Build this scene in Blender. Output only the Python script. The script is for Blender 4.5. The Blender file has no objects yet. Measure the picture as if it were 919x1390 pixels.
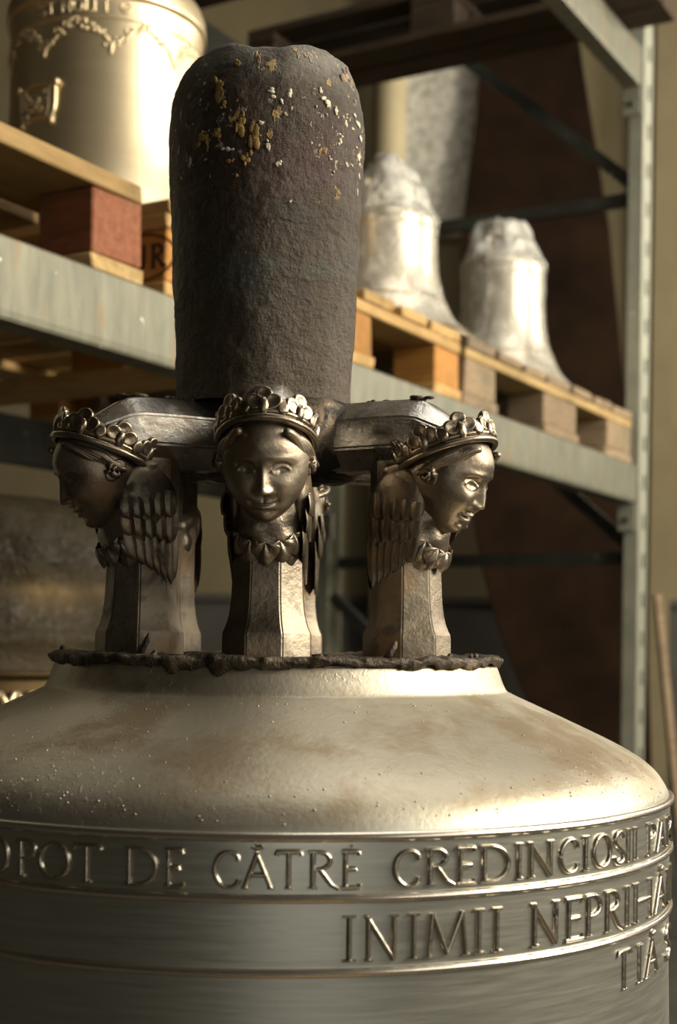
import bpy, bmesh, math, random
import numpy as np
from mathutils import Vector, Matrix

random.seed(7)
rng = np.random.default_rng(11)
R_ = math.radians
scene = bpy.context.scene
COL = scene.collection

# ------------------------------------------------------------------ camera, world, light, exposure
F = 1900.0                                   # focal length in pixels of a 919 x 1390 frame
cam_d = bpy.data.cameras.new('camera')
cam_d.sensor_fit = 'AUTO'
cam_d.sensor_width = 36.0
cam_d.lens = F / 1390.0 * 36.0
cam_d.shift_y = 175.0 / 1390.0
cam_d.clip_start = 0.02
cam_d.dof.use_dof = True
cam_d.dof.focus_distance = 1.10
cam_d.dof.aperture_fstop = 6.5
cam = bpy.data.objects.new('camera', cam_d)
COL.objects.link(cam)
cam.matrix_world = Matrix.Translation((0, 0, 1.0)) @ Matrix.Rotation(R_(90), 4, 'X') @ Matrix.Rotation(R_(0.75), 4, 'Z')
scene.camera = cam

scene.view_settings.view_transform = 'Standard'
scene.view_settings.look = 'None'
scene.view_settings.gamma = 1.0
scene.view_settings.use_curve_mapping = False
scene.view_settings.exposure = 0.0

world = bpy.data.worlds.new('world')
scene.world = world
world.use_nodes = True
bgn = world.node_tree.nodes['Background']
bgn.inputs['Color'].default_value = (1.0, 0.93, 0.80, 1)
bgn.inputs['Strength'].default_value = 0.01


def area_light(name, loc, aim, sx, sy, power, col):
    d = bpy.data.lights.new(name, 'AREA')
    d.shape = 'RECTANGLE'
    d.size = sx
    d.size_y = sy
    d.energy = power
    d.color = col
    o = bpy.data.objects.new(name, d)
    COL.objects.link(o)
    o.location = loc
    o.rotation_euler = (Vector(aim) - Vector(loc)).to_track_quat('-Z', 'Y').to_euler()
    return o


# daylight in two right hand windows, then one lamp added for the back wall
area_light('window_daylight', (3.45, 0.9, 2.65), (0.2, 1.6, 1.3), 2.2, 1.8, 300, (1.0, 0.92, 0.76))
area_light('window_daylight', (3.45, -2.0, 2.65), (0.0, 1.4, 1.2), 1.7, 1.8, 34, (1.0, 0.93, 0.80))
area_light('window_daylight', (3.45, 4.35, 2.75), (0.3, 5.6, 2.6), 1.5, 1.5, 105, (1.0, 0.93, 0.80))  # added lamp that brightens the back wall, no known window there
# skylight over the aisle in front of the rack
area_light('skylight_daylight', (1.0, 2.1, 4.36), (1.0, 2.1, 0.0), 2.0, 2.4, 50, (1.0, 0.96, 0.88))
# open workshop gate behind and to the right of the viewer
area_light('gate_daylight', (1.2, -4.4, 1.25), (1.2, 0.0, 1.15), 2.8, 2.4, 24, (1.0, 0.96, 0.86))


# ------------------------------------------------------------------ helpers
def obj(name, verts, faces, mat, parent=None, smooth=True, sharp=None):
    me = bpy.data.meshes.new(name)
    me.from_pydata([tuple(v) for v in verts], [], [tuple(f) for f in faces])
    bm = bmesh.new()
    bm.from_mesh(me)
    bmesh.ops.recalc_face_normals(bm, faces=bm.faces)
    bm.to_mesh(me)
    bm.free()
    if smooth:
        me.polygons.foreach_set('use_smooth', [True] * len(me.polygons))
        if sharp:
            me.set_sharp_from_angle(angle=R_(sharp))
    me.materials.append(mat)
    o = bpy.data.objects.new(name, me)
    COL.objects.link(o)
    o.parent = parent
    return o


def empty(name, loc=(0, 0, 0), rz=0.0, parent=None):
    o = bpy.data.objects.new(name, None)
    COL.objects.link(o)
    o.empty_display_size = 0.05
    o.location = loc
    o.rotation_euler = (0, 0, rz)
    o.parent = parent
    return o


def tag(o, label, cat, group=None):
    o['label'] = label
    o['category'] = cat
    if group:
        o['group'] = group
    return o


def struct(o):
    o['kind'] = 'structure'
    return o


class MB:
    """collects vertices and faces of one mesh"""
    def __init__(self):
        self.v = []
        self.f = []

    def add(self, verts, faces):
        n = len(self.v)
        self.v.extend([tuple(p) for p in verts])
        self.f.extend([tuple(i + n for i in f) for f in faces])
        return self

    def grid(self, P, closed_u=False, closed_v=False):
        """P[i][j] grid of points; i is u, j is v"""
        nu, nv = len(P), len(P[0])
        vs = [p for row in P for p in row]
        fs = []
        for i in range(nu if closed_u else nu - 1):
            for j in range(nv if closed_v else nv - 1):
                a = i * nv + j
                b = i * nv + (j + 1) % nv
                c = ((i + 1) % nu) * nv + (j + 1) % nv
                d = ((i + 1) % nu) * nv + j
                fs.append((a, b, c, d))
        return self.add(vs, fs)

    def box(self, x0, x1, y0, y1, z0, z1):
        vs = [(x, y, z) for x in (x0, x1) for y in (y0, y1) for z in (z0, z1)]
        return self.add(vs, [(0, 1, 3, 2), (4, 6, 7, 5), (0, 4, 5, 1), (2, 3, 7, 6), (0, 2, 6, 4), (1, 5, 7, 3)])

    def tube(self, pts, rad, n=8, cap=True, flat=1.0, up=(0, 0, 1)):
        pts = [Vector(p) for p in pts]
        if not hasattr(rad, '__len__'):
            rad = [rad] * len(pts)
        rings = []
        for i, p in enumerate(pts):
            t = (pts[min(i + 1, len(pts) - 1)] - pts[max(i - 1, 0)]).normalized()
            u = Vector(up)
            if abs(t.dot(u)) > 0.95:
                u = Vector((0, 1, 0))
            a = t.cross(u).normalized()
            b = a.cross(t).normalized()
            rings.append([p + (a * math.cos(k * 2 * math.pi / n) + b * flat * math.sin(k * 2 * math.pi / n)) * rad[i] for k in range(n)])
        n0 = len(self.v)
        self.grid(rings, closed_v=True)
        if cap:
            self.f.append(tuple(range(n0, n0 + n)))
            m = n0 + (len(pts) - 1) * n
            self.f.append(tuple(range(m, m + n)))
        return self

    def blob(self, c, ax, ay, az, nu=12, nv=8, dent=0.0):
        """ellipsoid about c with half axis vectors; dent hollows the +az side"""
        c, ax, ay, az = Vector(c), Vector(ax), Vector(ay), Vector(az)
        rows = []
        for j in range(nv + 1):
            v = -math.pi / 2 + math.pi * j / nv
            row = []
            for i in range(nu):
                u = 2 * math.pi * i / nu
                z = math.sin(v)
                r = math.cos(v)
                zz = z - dent * 1.5 * max(0.0, z) * (1 - r ** 2.5)
                row.append(c + ax * r * math.cos(u) + ay * r * math.sin(u) + az * zz)
            rows.append(row)
        return self.grid(rows, closed_v=True)

    def lathe(self, prof, n=96, cap=False, rfun=None):
        rows = []
        for k, (r, z) in enumerate(prof):
            row = []
            for i in range(n):
                a = 2 * math.pi * i / n
                rr, zz = (r, z) if rfun is None else rfun(r, z, a)
                row.append((rr * math.sin(a), -rr * math.cos(a), zz))
            rows.append(row)
        n0 = len(self.v)
        self.grid(rows, closed_v=True)
        if cap:
            self.f.append(tuple(range(n0, n0 + n)))
            m = n0 + (len(prof) - 1) * n
            self.f.append(tuple(range(m, m + n)))
        return self

    def build(self, name, mat, parent=None, smooth=True, sharp=None):
        return obj(name, self.v, self.f, mat, parent, smooth, sharp)


def catmull(pts, n=6):
    out = []
    P = [pts[0]] + list(pts) + [pts[-1]]
    for i in range(1, len(P) - 2):
        p0, p1, p2, p3 = [np.array(P[k], float) for k in (i - 1, i, i + 1, i + 2)]
        for k in range(n):
            t = k / n
            out.append(tuple(0.5 * ((2 * p1) + (-p0 + p2) * t + (2 * p0 - 5 * p1 + 4 * p2 - p3) * t * t + (-p0 + 3 * p1 - 3 * p2 + p3) * t ** 3)))
    out.append(tuple(pts[-1]))
    return out


def wob(a, k, ph):                     # smooth periodic wobble
    return sum(math.sin(a * (f + 1) * k + ph * (f * 1.7 + 1)) / (f + 1) for f in range(5))


def vnoise3(p, seed=0):
    """cheap smooth value noise on arrays p[...,3]"""
    p = np.asarray(p, float)
    i = np.floor(p).astype(np.int64)
    f = p - i
    f = f * f * (3 - 2 * f)
    out = np.zeros(p.shape[:-1])
    for dx in (0, 1):
        for dy in (0, 1):
            for dz in (0, 1):
                h = (i[..., 0] + dx) * 374761393 + (i[..., 1] + dy) * 668265263 + (i[..., 2] + dz) * 2147483647 + seed * 974711
                h = (h ^ (h >> 13)) * 1274126177
                h = (h ^ (h >> 16)) & 0xffff
                w = (f[..., 0] if dx else 1 - f[..., 0]) * (f[..., 1] if dy else 1 - f[..., 1]) * (f[..., 2] if dz else 1 - f[..., 2])
                out += w * (h / 65535.0 * 2 - 1)
    return out


# ------------------------------------------------------------------ materials
class NT:
    def __init__(self, name):
        self.m = bpy.data.materials.new(name)
        self.m.use_nodes = True
        self.t = self.m.node_tree
        self.b = self.t.nodes['Principled BSDF']
        self.out = self.t.nodes['Material Output']
        tc = self.t.nodes.new('ShaderNodeTexCoord')
        self.obj = tc.outputs['Object']
        self._rnd = None

    @property
    def rnd(self):
        if self._rnd is None:
            self._rnd = self.t.nodes.new('ShaderNodeObjectInfo').outputs['Random']
        return self._rnd

    def n(self, typ, **kw):
        nd = self.t.nodes.new(typ)
        for k, v in kw.items():
            setattr(nd, k, v)
        return nd

    def link(self, a, b):
        self.t.links.new(a, b)

    def set(self, sock, v):
        if hasattr(v, 'links') or isinstance(v, bpy.types.NodeSocket):
            self.link(v, sock)
        else:
            sock.default_value = v

    def coords(self, scale=(1, 1, 1), rnd=0.0):
        mp = self.n('ShaderNodeMapping')
        mp.inputs['Scale'].default_value = scale
        self.link(self.obj, mp.inputs['Vector'])
        if rnd:
            m = self.n('ShaderNodeMath', operation='MULTIPLY')
            self.link(self.rnd, m.inputs[0])
            m.inputs[1].default_value = rnd
            cx = self.n('ShaderNodeCombineXYZ')
            for k in range(3):
                self.link(m.outputs[0], cx.inputs[k])
            self.link(cx.outputs[0], mp.inputs['Location'])
        return mp.outputs[0]

    def noise(self, scale=5.0, detail=4.0, rough=0.55, co=None, dist=0.0):
        nd = self.n('ShaderNodeTexNoise')
        nd.inputs['Scale'].default_value = scale
        nd.inputs['Detail'].default_value = detail
        nd.inputs['Roughness'].default_value = rough
        nd.inputs['Distortion'].default_value = dist
        self.link(co if co is not None else self.obj, nd.inputs['Vector'])
        return nd.outputs['Fac']

    def ramp(self, fac, stops, interp='LINEAR'):
        nd = self.n('ShaderNodeValToRGB')
        cr = nd.color_ramp
        cr.interpolation = interp
        while len(cr.elements) < len(stops):
            cr.elements.new(0.5)
        for e, (p, c) in zip(cr.elements, stops):
            e.position = p
            e.color = (c, c, c, 1) if not hasattr(c, '__len__') else (c[0], c[1], c[2], 1)
        self.link(fac, nd.inputs['Fac'])
        return nd.outputs['Color']

    def mix(self, fac, a, b, mode='MIX'):
        nd = self.n('ShaderNodeMix', data_type='RGBA', blend_type=mode)
        self.set(nd.inputs[0], fac)
        for s, v in ((nd.inputs[6], a), (nd.inputs[7], b)):
            if isinstance(v, tuple):
                v = (v[0], v[1], v[2], 1)
            self.set(s, v)
        return nd.outputs[2]

    def math(self, op, a, b=0.0, clamp=False):
        nd = self.n('ShaderNodeMath', operation=op, use_clamp=clamp)
        self.set(nd.inputs[0], a)
        self.set(nd.inputs[1], b)
        return nd.outputs[0]

    def z(self, axis=2):
        s = self.n('ShaderNodeSeparateXYZ')
        self.link(self.obj, s.inputs[0])
        return s.outputs[axis]

    def rng(self, v, a, b, c=0.0, d=1.0):
        nd = self.n('ShaderNodeMapRange')
        self.link(v, nd.inputs[0])
        for k, x in zip((1, 2, 3, 4), (a, b, c, d)):
            nd.inputs[k].default_value = x
        return nd.outputs[0]

    def bump(self, h, strength=0.3, dist=0.002):
        nd = self.n('ShaderNodeBump')
        nd.inputs['Strength'].default_value = strength
        nd.inputs['Distance'].default_value = dist
        self.link(h, nd.inputs['Height'])
        self.link(nd.outputs[0], self.b.inputs['Normal'])

    def fin(self, color, rough=0.5, metal=0.0, spec=0.5):
        if isinstance(color, tuple):
            color = (color[0], color[1], color[2], 1)
        self.set(self.b.inputs['Base Color'], color)
        self.set(self.b.inputs['Roughness'], rough)
        self.set(self.b.inputs['Metallic'], metal)
        self.b.inputs['Specular IOR Level'].default_value = spec
        return self.m


def mat_bell_body():
    m = NT('satin_bronze')
    z = m.z()
    brushed = m.noise(3.0, 5, 0.6, m.coords((6, 6, 130)))
    big = m.noise(5.5, 3, 0.5)
    shoulder = m.rng(z, -0.113, -0.096)                      # 1 on the shoulder, 0 on the waist
    waist_c = m.mix(m.ramp(brushed, [(0.3, 0.0), (0.7, 1.0)]), (0.52, 0.515, 0.45), (0.62, 0.615, 0.54))
    top_c = m.mix(m.ramp(big, [(0.38, 0.0), (0.62, 1.0)]), (0.41, 0.365, 0.28), (0.58, 0.53, 0.43))
    blotch = m.ramp(m.noise(10.0, 6, 0.66, m.coords((1, 1, 1.6)), 0.15), [(0.46, 0.0), (0.60, 1.0)])
    top_c = m.mix(m.math('MULTIPLY', blotch, 0.75), top_c, (0.30, 0.225, 0.135))
    col = m.mix(shoulder, waist_c, top_c)
    speck = m.ramp(m.noise(190.0, 2, 0.5), [(0.60, 0.0), (0.66, 1.0)])
    zone = m.ramp(m.noise(7.0, 2, 0.5), [(0.45, 0.0), (0.6, 1.0)])
    sp = m.math('MULTIPLY', m.math('MULTIPLY', speck, zone), shoulder)
    rough = m.mix(shoulder, m.ramp(brushed, [(0.2, 0.30), (0.8, 0.40)]), m.ramp(big, [(0.3, 0.48), (0.7, 0.58)]))
    h = m.math('ADD', m.math('MULTIPLY', m.noise(220.0, 3, 0.6), m.math('ADD', m.math('MULTIPLY', shoulder, 0.8), 0.12)), m.math('MULTIPLY', sp, 2.4))
    h = m.math('ADD', h, m.math('MULTIPLY', brushed, 0.08))
    m.bump(h, 0.28, 0.0012)
    return m.fin(col, rough, 0.92)


def mat_ring():
    m = NT('polished_bronze')
    nz = m.noise(60, 4, 0.6)
    m.bump(nz, 0.12, 0.001)
    return m.fin(m.mix(nz, (0.56, 0.49, 0.40), (0.72, 0.67, 0.59)), 0.27, 0.95)


def mat_letter():
    m = NT('raised_bronze_letter')
    nz = m.noise(90, 4, 0.6, m.coords(rnd=9.0))
    pits = m.ramp(m.noise(55, 2, 0.5, m.coords(rnd=4.0)), [(0.68, 0.0), (0.74, 1.0)])
    m.bump(m.math('SUBTRACT', nz, pits), 0.35, 0.0015)
    col = m.mix(nz, (0.40, 0.35, 0.27), (0.62, 0.57, 0.48))
    return m.fin(m.mix(pits, col, (0.03, 0.025, 0.02)), 0.26, 0.95)


def mat_crown(name, dark, light, soot, soot_at, rough=(0.28, 0.5), bump=0.35, soft=0.07):
    m = NT(name)
    co = m.coords(rnd=13.0)
    big = m.noise(16, 5, 0.6, co)
    fine = m.noise(190, 4, 0.65, co)
    col = m.mix(m.ramp(big, [(0.35, 0.0), (0.65, 1.0)]), dark, light)
    warm = m.ramp(m.noise(28, 3, 0.5, co), [(0.55, 0.0), (0.72, 1.0)])
    col = m.mix(m.math('MULTIPLY', warm, 0.5), col, (0.34, 0.20, 0.10))
    s = m.ramp(m.noise(20, 6, 0.62, co, 0.4), [(soot_at, 0.0), (soot_at + soft, 1.0)])
    col = m.mix(s, col, soot)
    r = m.mix(s, m.ramp(big, [(0.3, rough[0]), (0.7, rough[1])]), (0.7, 0.7, 0.7))
    me = m.math('SUBTRACT', 0.95, m.math('MULTIPLY', s, 0.55))
    m.bump(m.math('ADD', fine, m.math('MULTIPLY', m.noise(60, 4, 0.6, co), 0.8)), bump, 0.0012)
    return m.fin(col, r, me)


def mat_riser():
    m = NT('sooty_cast_riser')
    z = m.z()
    co = m.obj
    fine = m.noise(210, 6, 0.7)
    med = m.noise(26, 5, 0.62)
    base = m.mix(med, (0.019, 0.0122, 0.0062), (0.066, 0.045, 0.025))
    low = m.math('MULTIPLY', m.rng(z, 0.15, 0.0), m.ramp(m.noise(12, 3, 0.5), [(0.3, 0.3), (0.7, 1.0)]))
    base = m.mix(m.math('MULTIPLY', low, 0.7), base, (0.085, 0.064, 0.042))
    redband = m.math('MULTIPLY', m.math('MULTIPLY', m.rng(z, 0.145, 0.18), m.rng(z, 0.245, 0.205)), m.ramp(m.noise(18, 4, 0.6), [(0.4, 0.0), (0.6, 1.0)]))
    base = m.mix(m.math('MULTIPLY', redband, 0.7), base, (0.058, 0.026, 0.022))
    green = m.math('MULTIPLY', m.math('MULTIPLY', m.rng(z, 0.06, 0.10), m.rng(z, 0.16, 0.12)), m.ramp(m.noise(16, 4, 0.6, m.coords((1, 1, 1.3), 0)), [(0.5, 0.0), (0.66, 1.0)]))
    base = m.mix(m.math('MULTIPLY', green, 0.6), base, (0.055, 0.068, 0.060))
    topz = m.math('MULTIPLY', m.rng(z, 0.155, 0.20), m.ramp(m.noise(9.5, 2, 0.5), [(0.44, 0.0), (0.58, 1.0)]))
    w = m.ramp(m.noise(150, 4, 0.6, m.coords((1, 1, 0.75))), [(0.615, 0.0), (0.65, 1.0)])
    w = m.math('MULTIPLY', w, topz)
    och = m.math('MULTIPLY', m.ramp(m.noise(60, 4, 0.62, m.coords((1, 1, 0.7))), [(0.62, 0.0), (0.66, 1.0)]), m.rng(z, 0.15, 0.185))
    col = m.mix(och, base, (0.40, 0.27, 0.10))
    col = m.mix(w, col, (0.70, 0.62, 0.46))
    grey = m.math('MULTIPLY', m.rng(z, 0.245, 0.272), m.ramp(m.noise(20, 4, 0.6), [(0.4, 0.0), (0.65, 1.0)]))
    col = m.mix(m.math('MULTIPLY', grey, 0.7), col, (0.22, 0.20, 0.17))
    grain = m.ramp(m.noise(330, 5, 0.75), [(0.25, 0.55), (0.75, 1.5)])
    col = m.mix(1.0, col, grain, 'MULTIPLY')
    strands = m.noise(40, 4, 0.6, m.coords((1, 1, 3.0)), 0.8)
    h = m.math('ADD', m.math('ADD', fine, m.math('MULTIPLY', med, 1.2)), m.math('MULTIPLY', m.math('ADD', w, och), 0.8))
    h = m.math('ADD', h, m.math('MULTIPLY', strands, 0.8))
    m.bump(h, 0.8, 0.0030)
    ro = m.math('ADD', 0.50, m.math('MULTIPLY', m.math('MAXIMUM', w, och), 0.35))
    return m.fin(col, ro, m.math('MULTIPLY', m.math('SUBTRACT', 1.0, m.math('MAXIMUM', w, och)), 0.2), 0.4)


def mat_crust():
    m = NT('ragged_casting_crust')
    nz = m.noise(70, 5, 0.65)
    m.bump(m.noise(180, 4, 0.7), 0.9, 0.003)
    return m.fin(m.ramp(nz, [(0.3, (0.016, 0.012, 0.008)), (0.55, (0.07, 0.052, 0.034)), (0.75, (0.30, 0.24, 0.165))]), 0.5, 0.5)


def mat_wood(name, c1, c2, dirt, rough=0.75):
    m = NT(name)
    co = m.coords((1.3, 14, 14), 20.0)
    g = m.noise(6.0, 5, 0.6, co, 0.6)
    fib = m.noise(30, 4, 0.6, co)
    col = m.mix(m.ramp(g, [(0.3, 0.0), (0.7, 1.0)]), c1, c2)
    d = m.ramp(m.noise(9, 5, 0.6, m.coords(rnd=7.0)), [(0.48, 0.0), (0.68, 1.0)])
    col = m.mix(m.math('MULTIPLY', d, 0.6), col, dirt)
    tint = m.mix(m.rnd, (0.72, 0.72, 0.72), (1.12, 1.08, 1.02))
    col = m.mix(1.0, col, tint, 'MULTIPLY')
    m.bump(m.math('ADD', g, m.math('MULTIPLY', fib, 0.6)), 0.5, 0.003)
    return m.fin(col, rough, 0.0, 0.25)


def mat_steel(name, c1, c2, stain, st=0.62, rough=0.5, metal=0.35):
    m = NT(name)
    g = m.noise(7, 5, 0.6, m.coords((6, 1.5, 1.2)))
    col = m.mix(m.ramp(g, [(0.3, 0.0), (0.7, 1.0)]), c1, c2)
    s = m.ramp(m.noise(6, 4, 0.6, m.coords((2.5, 1, 1.0), 3.0)), [(st, 0.0), (st + 0.12, 1.0)])
    col = m.mix(m.math('MULTIPLY', s, 0.8), col, stain)
    fl = m.ramp(m.noise(45, 3, 0.6), [(0.69, 0.0), (0.73, 1.0)])
    col = m.mix(m.math('MULTIPLY', fl, 0.6), col, (0.75, 0.72, 0.62))
    m.bump(g, 0.15, 0.002)
    return m.fin(col, rough, metal, 0.4)


def mat_plain(name, c1, c2, scale=6, rough=0.8, bump=0.2, metal=0.0, dist=0.004):
    m = NT(name)
    g = m.noise(scale, 6, 0.62)
    m.bump(g, bump, dist)
    return m.fin(m.mix(m.ramp(g, [(0.3, 0.0), (0.7, 1.0)]), c1, c2), rough, metal, 0.12)


def mat_bronze(name, c1, c2, rough):
    m = NT(name)
    g = m.noise(8, 4, 0.6, m.coords((1, 1, 6)))
    m.bump(m.noise(60, 4, 0.6), 0.08, 0.002)
    return m.fin(m.mix(g, c1, c2), rough, 0.95)


def mat_film(name, tint, fac_lo, fac_hi, rough=0.16, metal=0.25, spec=0.8):
    m = NT(name)
    g = m.noise(14, 5, 0.65, m.coords((1, 1, 0.7)), 1.5)
    f = m.noise(45, 4, 0.6, dist=2.0)
    m.bump(m.math('ADD', g, m.math('MULTIPLY', f, 0.4)), 1.0, 0.012)
    m.fin(tint, rough, metal, spec)
    tr = m.n('ShaderNodeBsdfTransparent')
    mx = m.n('ShaderNodeMixShader')
    m.link(m.ramp(g, [(0.35, fac_lo), (0.65, fac_hi)]), mx.inputs[0])
    m.link(tr.outputs[0], mx.inputs[1])
    m.link(m.b.outputs[0], mx.inputs[2])
    m.link(mx.outputs[0], m.out.inputs['Surface'])
    return m.m


M_BODY = mat_bell_body()
M_RING = mat_ring()
M_LETTER = mat_letter()
M_HEAD = mat_crown('cast_bronze_face', (0.16, 0.125, 0.088), (0.37, 0.31, 0.235), (0.05, 0.04, 0.03), 0.66, (0.36, 0.50), 0.35)
M_CORONET = mat_crown('bright_cast_bronze', (0.19, 0.142, 0.094), (0.42, 0.355, 0.27), (0.05, 0.04, 0.03), 0.70, (0.24, 0.38), 0.3)
M_POST = mat_crown('cast_bronze_post', (0.12, 0.095, 0.066), (0.30, 0.255, 0.195), (0.05, 0.042, 0.032), 0.56, (0.38, 0.55), 0.5, 0.16)
M_DRAPE = mat_crown('cast_bronze_drapery', (0.15, 0.12, 0.085), (0.36, 0.305, 0.235), (0.05, 0.04, 0.03), 0.62, (0.30, 0.46), 0.6, 0.1)
M_ARM = mat_crown('sooty_bronze_arm', (0.24, 0.215, 0.18), (0.62, 0.585, 0.53), (0.030, 0.025, 0.019), 0.54, (0.20, 0.36), 0.4, 0.14)
M_HUB = mat_crown('black_sooty_hub', (0.06, 0.048, 0.035), (0.16, 0.125, 0.09), (0.012, 0.010, 0.008), 0.46, (0.4, 0.6), 0.6)
M_WING = mat_crown('dull_bronze_wing', (0.115, 0.09, 0.063), (0.26, 0.215, 0.16), (0.04, 0.033, 0.026), 0.62, (0.36, 0.50), 0.4)
M_RISER = mat_riser()
M_CRUST = mat_crust()
M_PALE = mat_plain('pale_baked_crust', (0.50, 0.43, 0.30), (0.82, 0.75, 0.60), 130, 0.85, 0.8)
M_ROSY = mat_plain('rosy_baked_crust', (0.12, 0.09, 0.065), (0.42, 0.31, 0.22), 90, 0.85, 0.8)
M_OCHRE = mat_plain('ochre_baked_crust', (0.13, 0.085, 0.035), (0.44, 0.29, 0.105), 70, 0.85, 0.8)
M_PINE = mat_wood('new_pine', (0.42, 0.255, 0.095), (0.58, 0.39, 0.17), (0.24, 0.16, 0.06))
M_ORANGE = mat_wood('orange_pine', (0.38, 0.17, 0.04), (0.54, 0.27, 0.075), (0.22, 0.12, 0.04))
M_OLDWOOD = mat_wood('weathered_pallet_wood', (0.20, 0.14, 0.085), (0.36, 0.265, 0.165), (0.10, 0.10, 0.065))
M_YOLD = mat_wood('yellowed_pallet_wood', (0.33, 0.22, 0.09), (0.50, 0.36, 0.165), (0.16, 0.13, 0.06))
M_BROWNDECK = mat_wood('browned_deck_wood', (0.22, 0.14, 0.055), (0.36, 0.25, 0.11), (0.11, 0.07, 0.03))
M_REDBLOCK = mat_wood('red_stained_wood', (0.20, 0.068, 0.032), (0.33, 0.13, 0.068), (0.16, 0.09, 0.045))
M_BACKLITWOOD = mat_wood('dark_pallet_wood', (0.035, 0.022, 0.012), (0.075, 0.048, 0.027), (0.02, 0.028, 0.018))  # backlit darkness of the upper pallets put into the wood colour
M_BEAM = mat_steel('painted_steel_beam', (0.115, 0.114, 0.082), (0.215, 0.205, 0.146), (0.22, 0.125, 0.05), 0.58)
M_UPRIGHT = mat_steel('galvanised_upright', (0.24, 0.24, 0.185), (0.36, 0.355, 0.275), (0.20, 0.13, 0.06), 0.64)
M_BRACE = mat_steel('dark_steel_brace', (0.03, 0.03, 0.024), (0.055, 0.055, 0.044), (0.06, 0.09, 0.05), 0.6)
M_HOLE = mat_plain('slot_shadow', (0.02, 0.02, 0.017), (0.035, 0.033, 0.028))
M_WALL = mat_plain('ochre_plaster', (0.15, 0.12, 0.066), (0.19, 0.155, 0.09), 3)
M_LOWBOUNCE = mat_plain('soot_darkened_plaster', (0.045, 0.038, 0.028), (0.07, 0.06, 0.045), 3)  # unseen walls and ceiling coloured dark to cut reflected fill light
M_DADO = mat_plain('dark_grey_dado', (0.055, 0.051, 0.043), (0.085, 0.079, 0.067), 4)
M_LITWALL = mat_plain('rough_grey_stucco', (0.42, 0.40, 0.33), (0.95, 0.92, 0.82), 26, 0.9, 0.9, 0.0, 0.02)  # pale colour stands in for light falling on part of the wall
M_FLOOR = mat_plain('concrete_floor', (0.05, 0.046, 0.038), (0.08, 0.074, 0.062), 5)
M_PIPE = mat_plain('ochre_pipe_paint', (0.48, 0.40, 0.24), (0.56, 0.47, 0.29), 5, 0.5)
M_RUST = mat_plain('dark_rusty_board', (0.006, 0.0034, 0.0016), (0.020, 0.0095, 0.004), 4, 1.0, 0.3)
M_GOLD = mat_bronze('golden_bronze', (0.66, 0.53, 0.33), (0.80, 0.68, 0.46), 0.42)
M_WBRONZE = mat_bronze('pale_bronze', (0.62, 0.53, 0.38), (0.78, 0.69, 0.53), 0.28)
M_DBRONZE = mat_bronze('brown_bronze', (0.07, 0.048, 0.022), (0.13, 0.09, 0.042), 0.42)  # brown bronze made darker to stand in for shade under the shelf
M_FILM = mat_film('clear_plastic_film', (0.84, 0.81, 0.72), 0.22, 0.55)
M_FILMCAP = mat_film('crumpled_plastic_film', (0.66, 0.64, 0.57), 0.50, 0.85)
M_FILMSHADE = mat_film('dusty_plastic_film', (0.045, 0.037, 0.024), 0.35, 0.75, 0.36, 0.0, 0.18)  # shade below the shelf put into the film colour
M_INK = mat_plain('burnt_brand_mark', (0.05, 0.028, 0.015), (0.07, 0.04, 0.02))
M_SHEET = mat_plain('grey_sheet_metal', (0.22, 0.23, 0.22), (0.30, 0.31, 0.30), 6, 0.55, 0.1, 0.3)
M_FRAMEW = mat_plain('window_frame_paint', (0.5, 0.48, 0.42), (0.58, 0.56, 0.5), 8, 0.6)

# ------------------------------------------------------------------ the setting
struct(MB().box(-5, 3.6, -4.5, 6.3, -0.1, 0.0).build('floor', M_FLOOR, smooth=False))
wb = struct(MB().box(-5, 3.6, 6.0, 6.3, 1.17, 4.4).build('wall_back', M_WALL, smooth=False))
struct(MB().box(-5, 3.6, 5.985, 6.3, 0.0, 1.17).build('trim_1', M_DADO, smooth=False))
MB().box(-5, 3.6, 5.965, 6.0, 1.165, 1.195).build('dado_rail', M_DADO, wb, smooth=False)
struct(MB().box(1.285, 1.37, 5.8, 6.0, 0.0, 4.4).build('trim_2', M_WALL, smooth=False))
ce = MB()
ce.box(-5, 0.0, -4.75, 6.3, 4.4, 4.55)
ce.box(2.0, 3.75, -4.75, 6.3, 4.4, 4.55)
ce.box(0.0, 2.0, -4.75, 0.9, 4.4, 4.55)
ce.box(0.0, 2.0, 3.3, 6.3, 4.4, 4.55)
struct(ce.build('ceiling', M_LOWBOUNCE, smooth=False))
struct(MB().box(-5.2, -5, -4.75, 6.3, 0, 4.4).build('wall_left', M_LOWBOUNCE, smooth=False))
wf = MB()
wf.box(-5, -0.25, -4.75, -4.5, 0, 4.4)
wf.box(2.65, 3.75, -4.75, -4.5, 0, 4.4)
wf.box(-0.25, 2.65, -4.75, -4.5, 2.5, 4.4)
struct(wf.build('wall_front', M_LOWBOUNCE, smooth=False))
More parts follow.
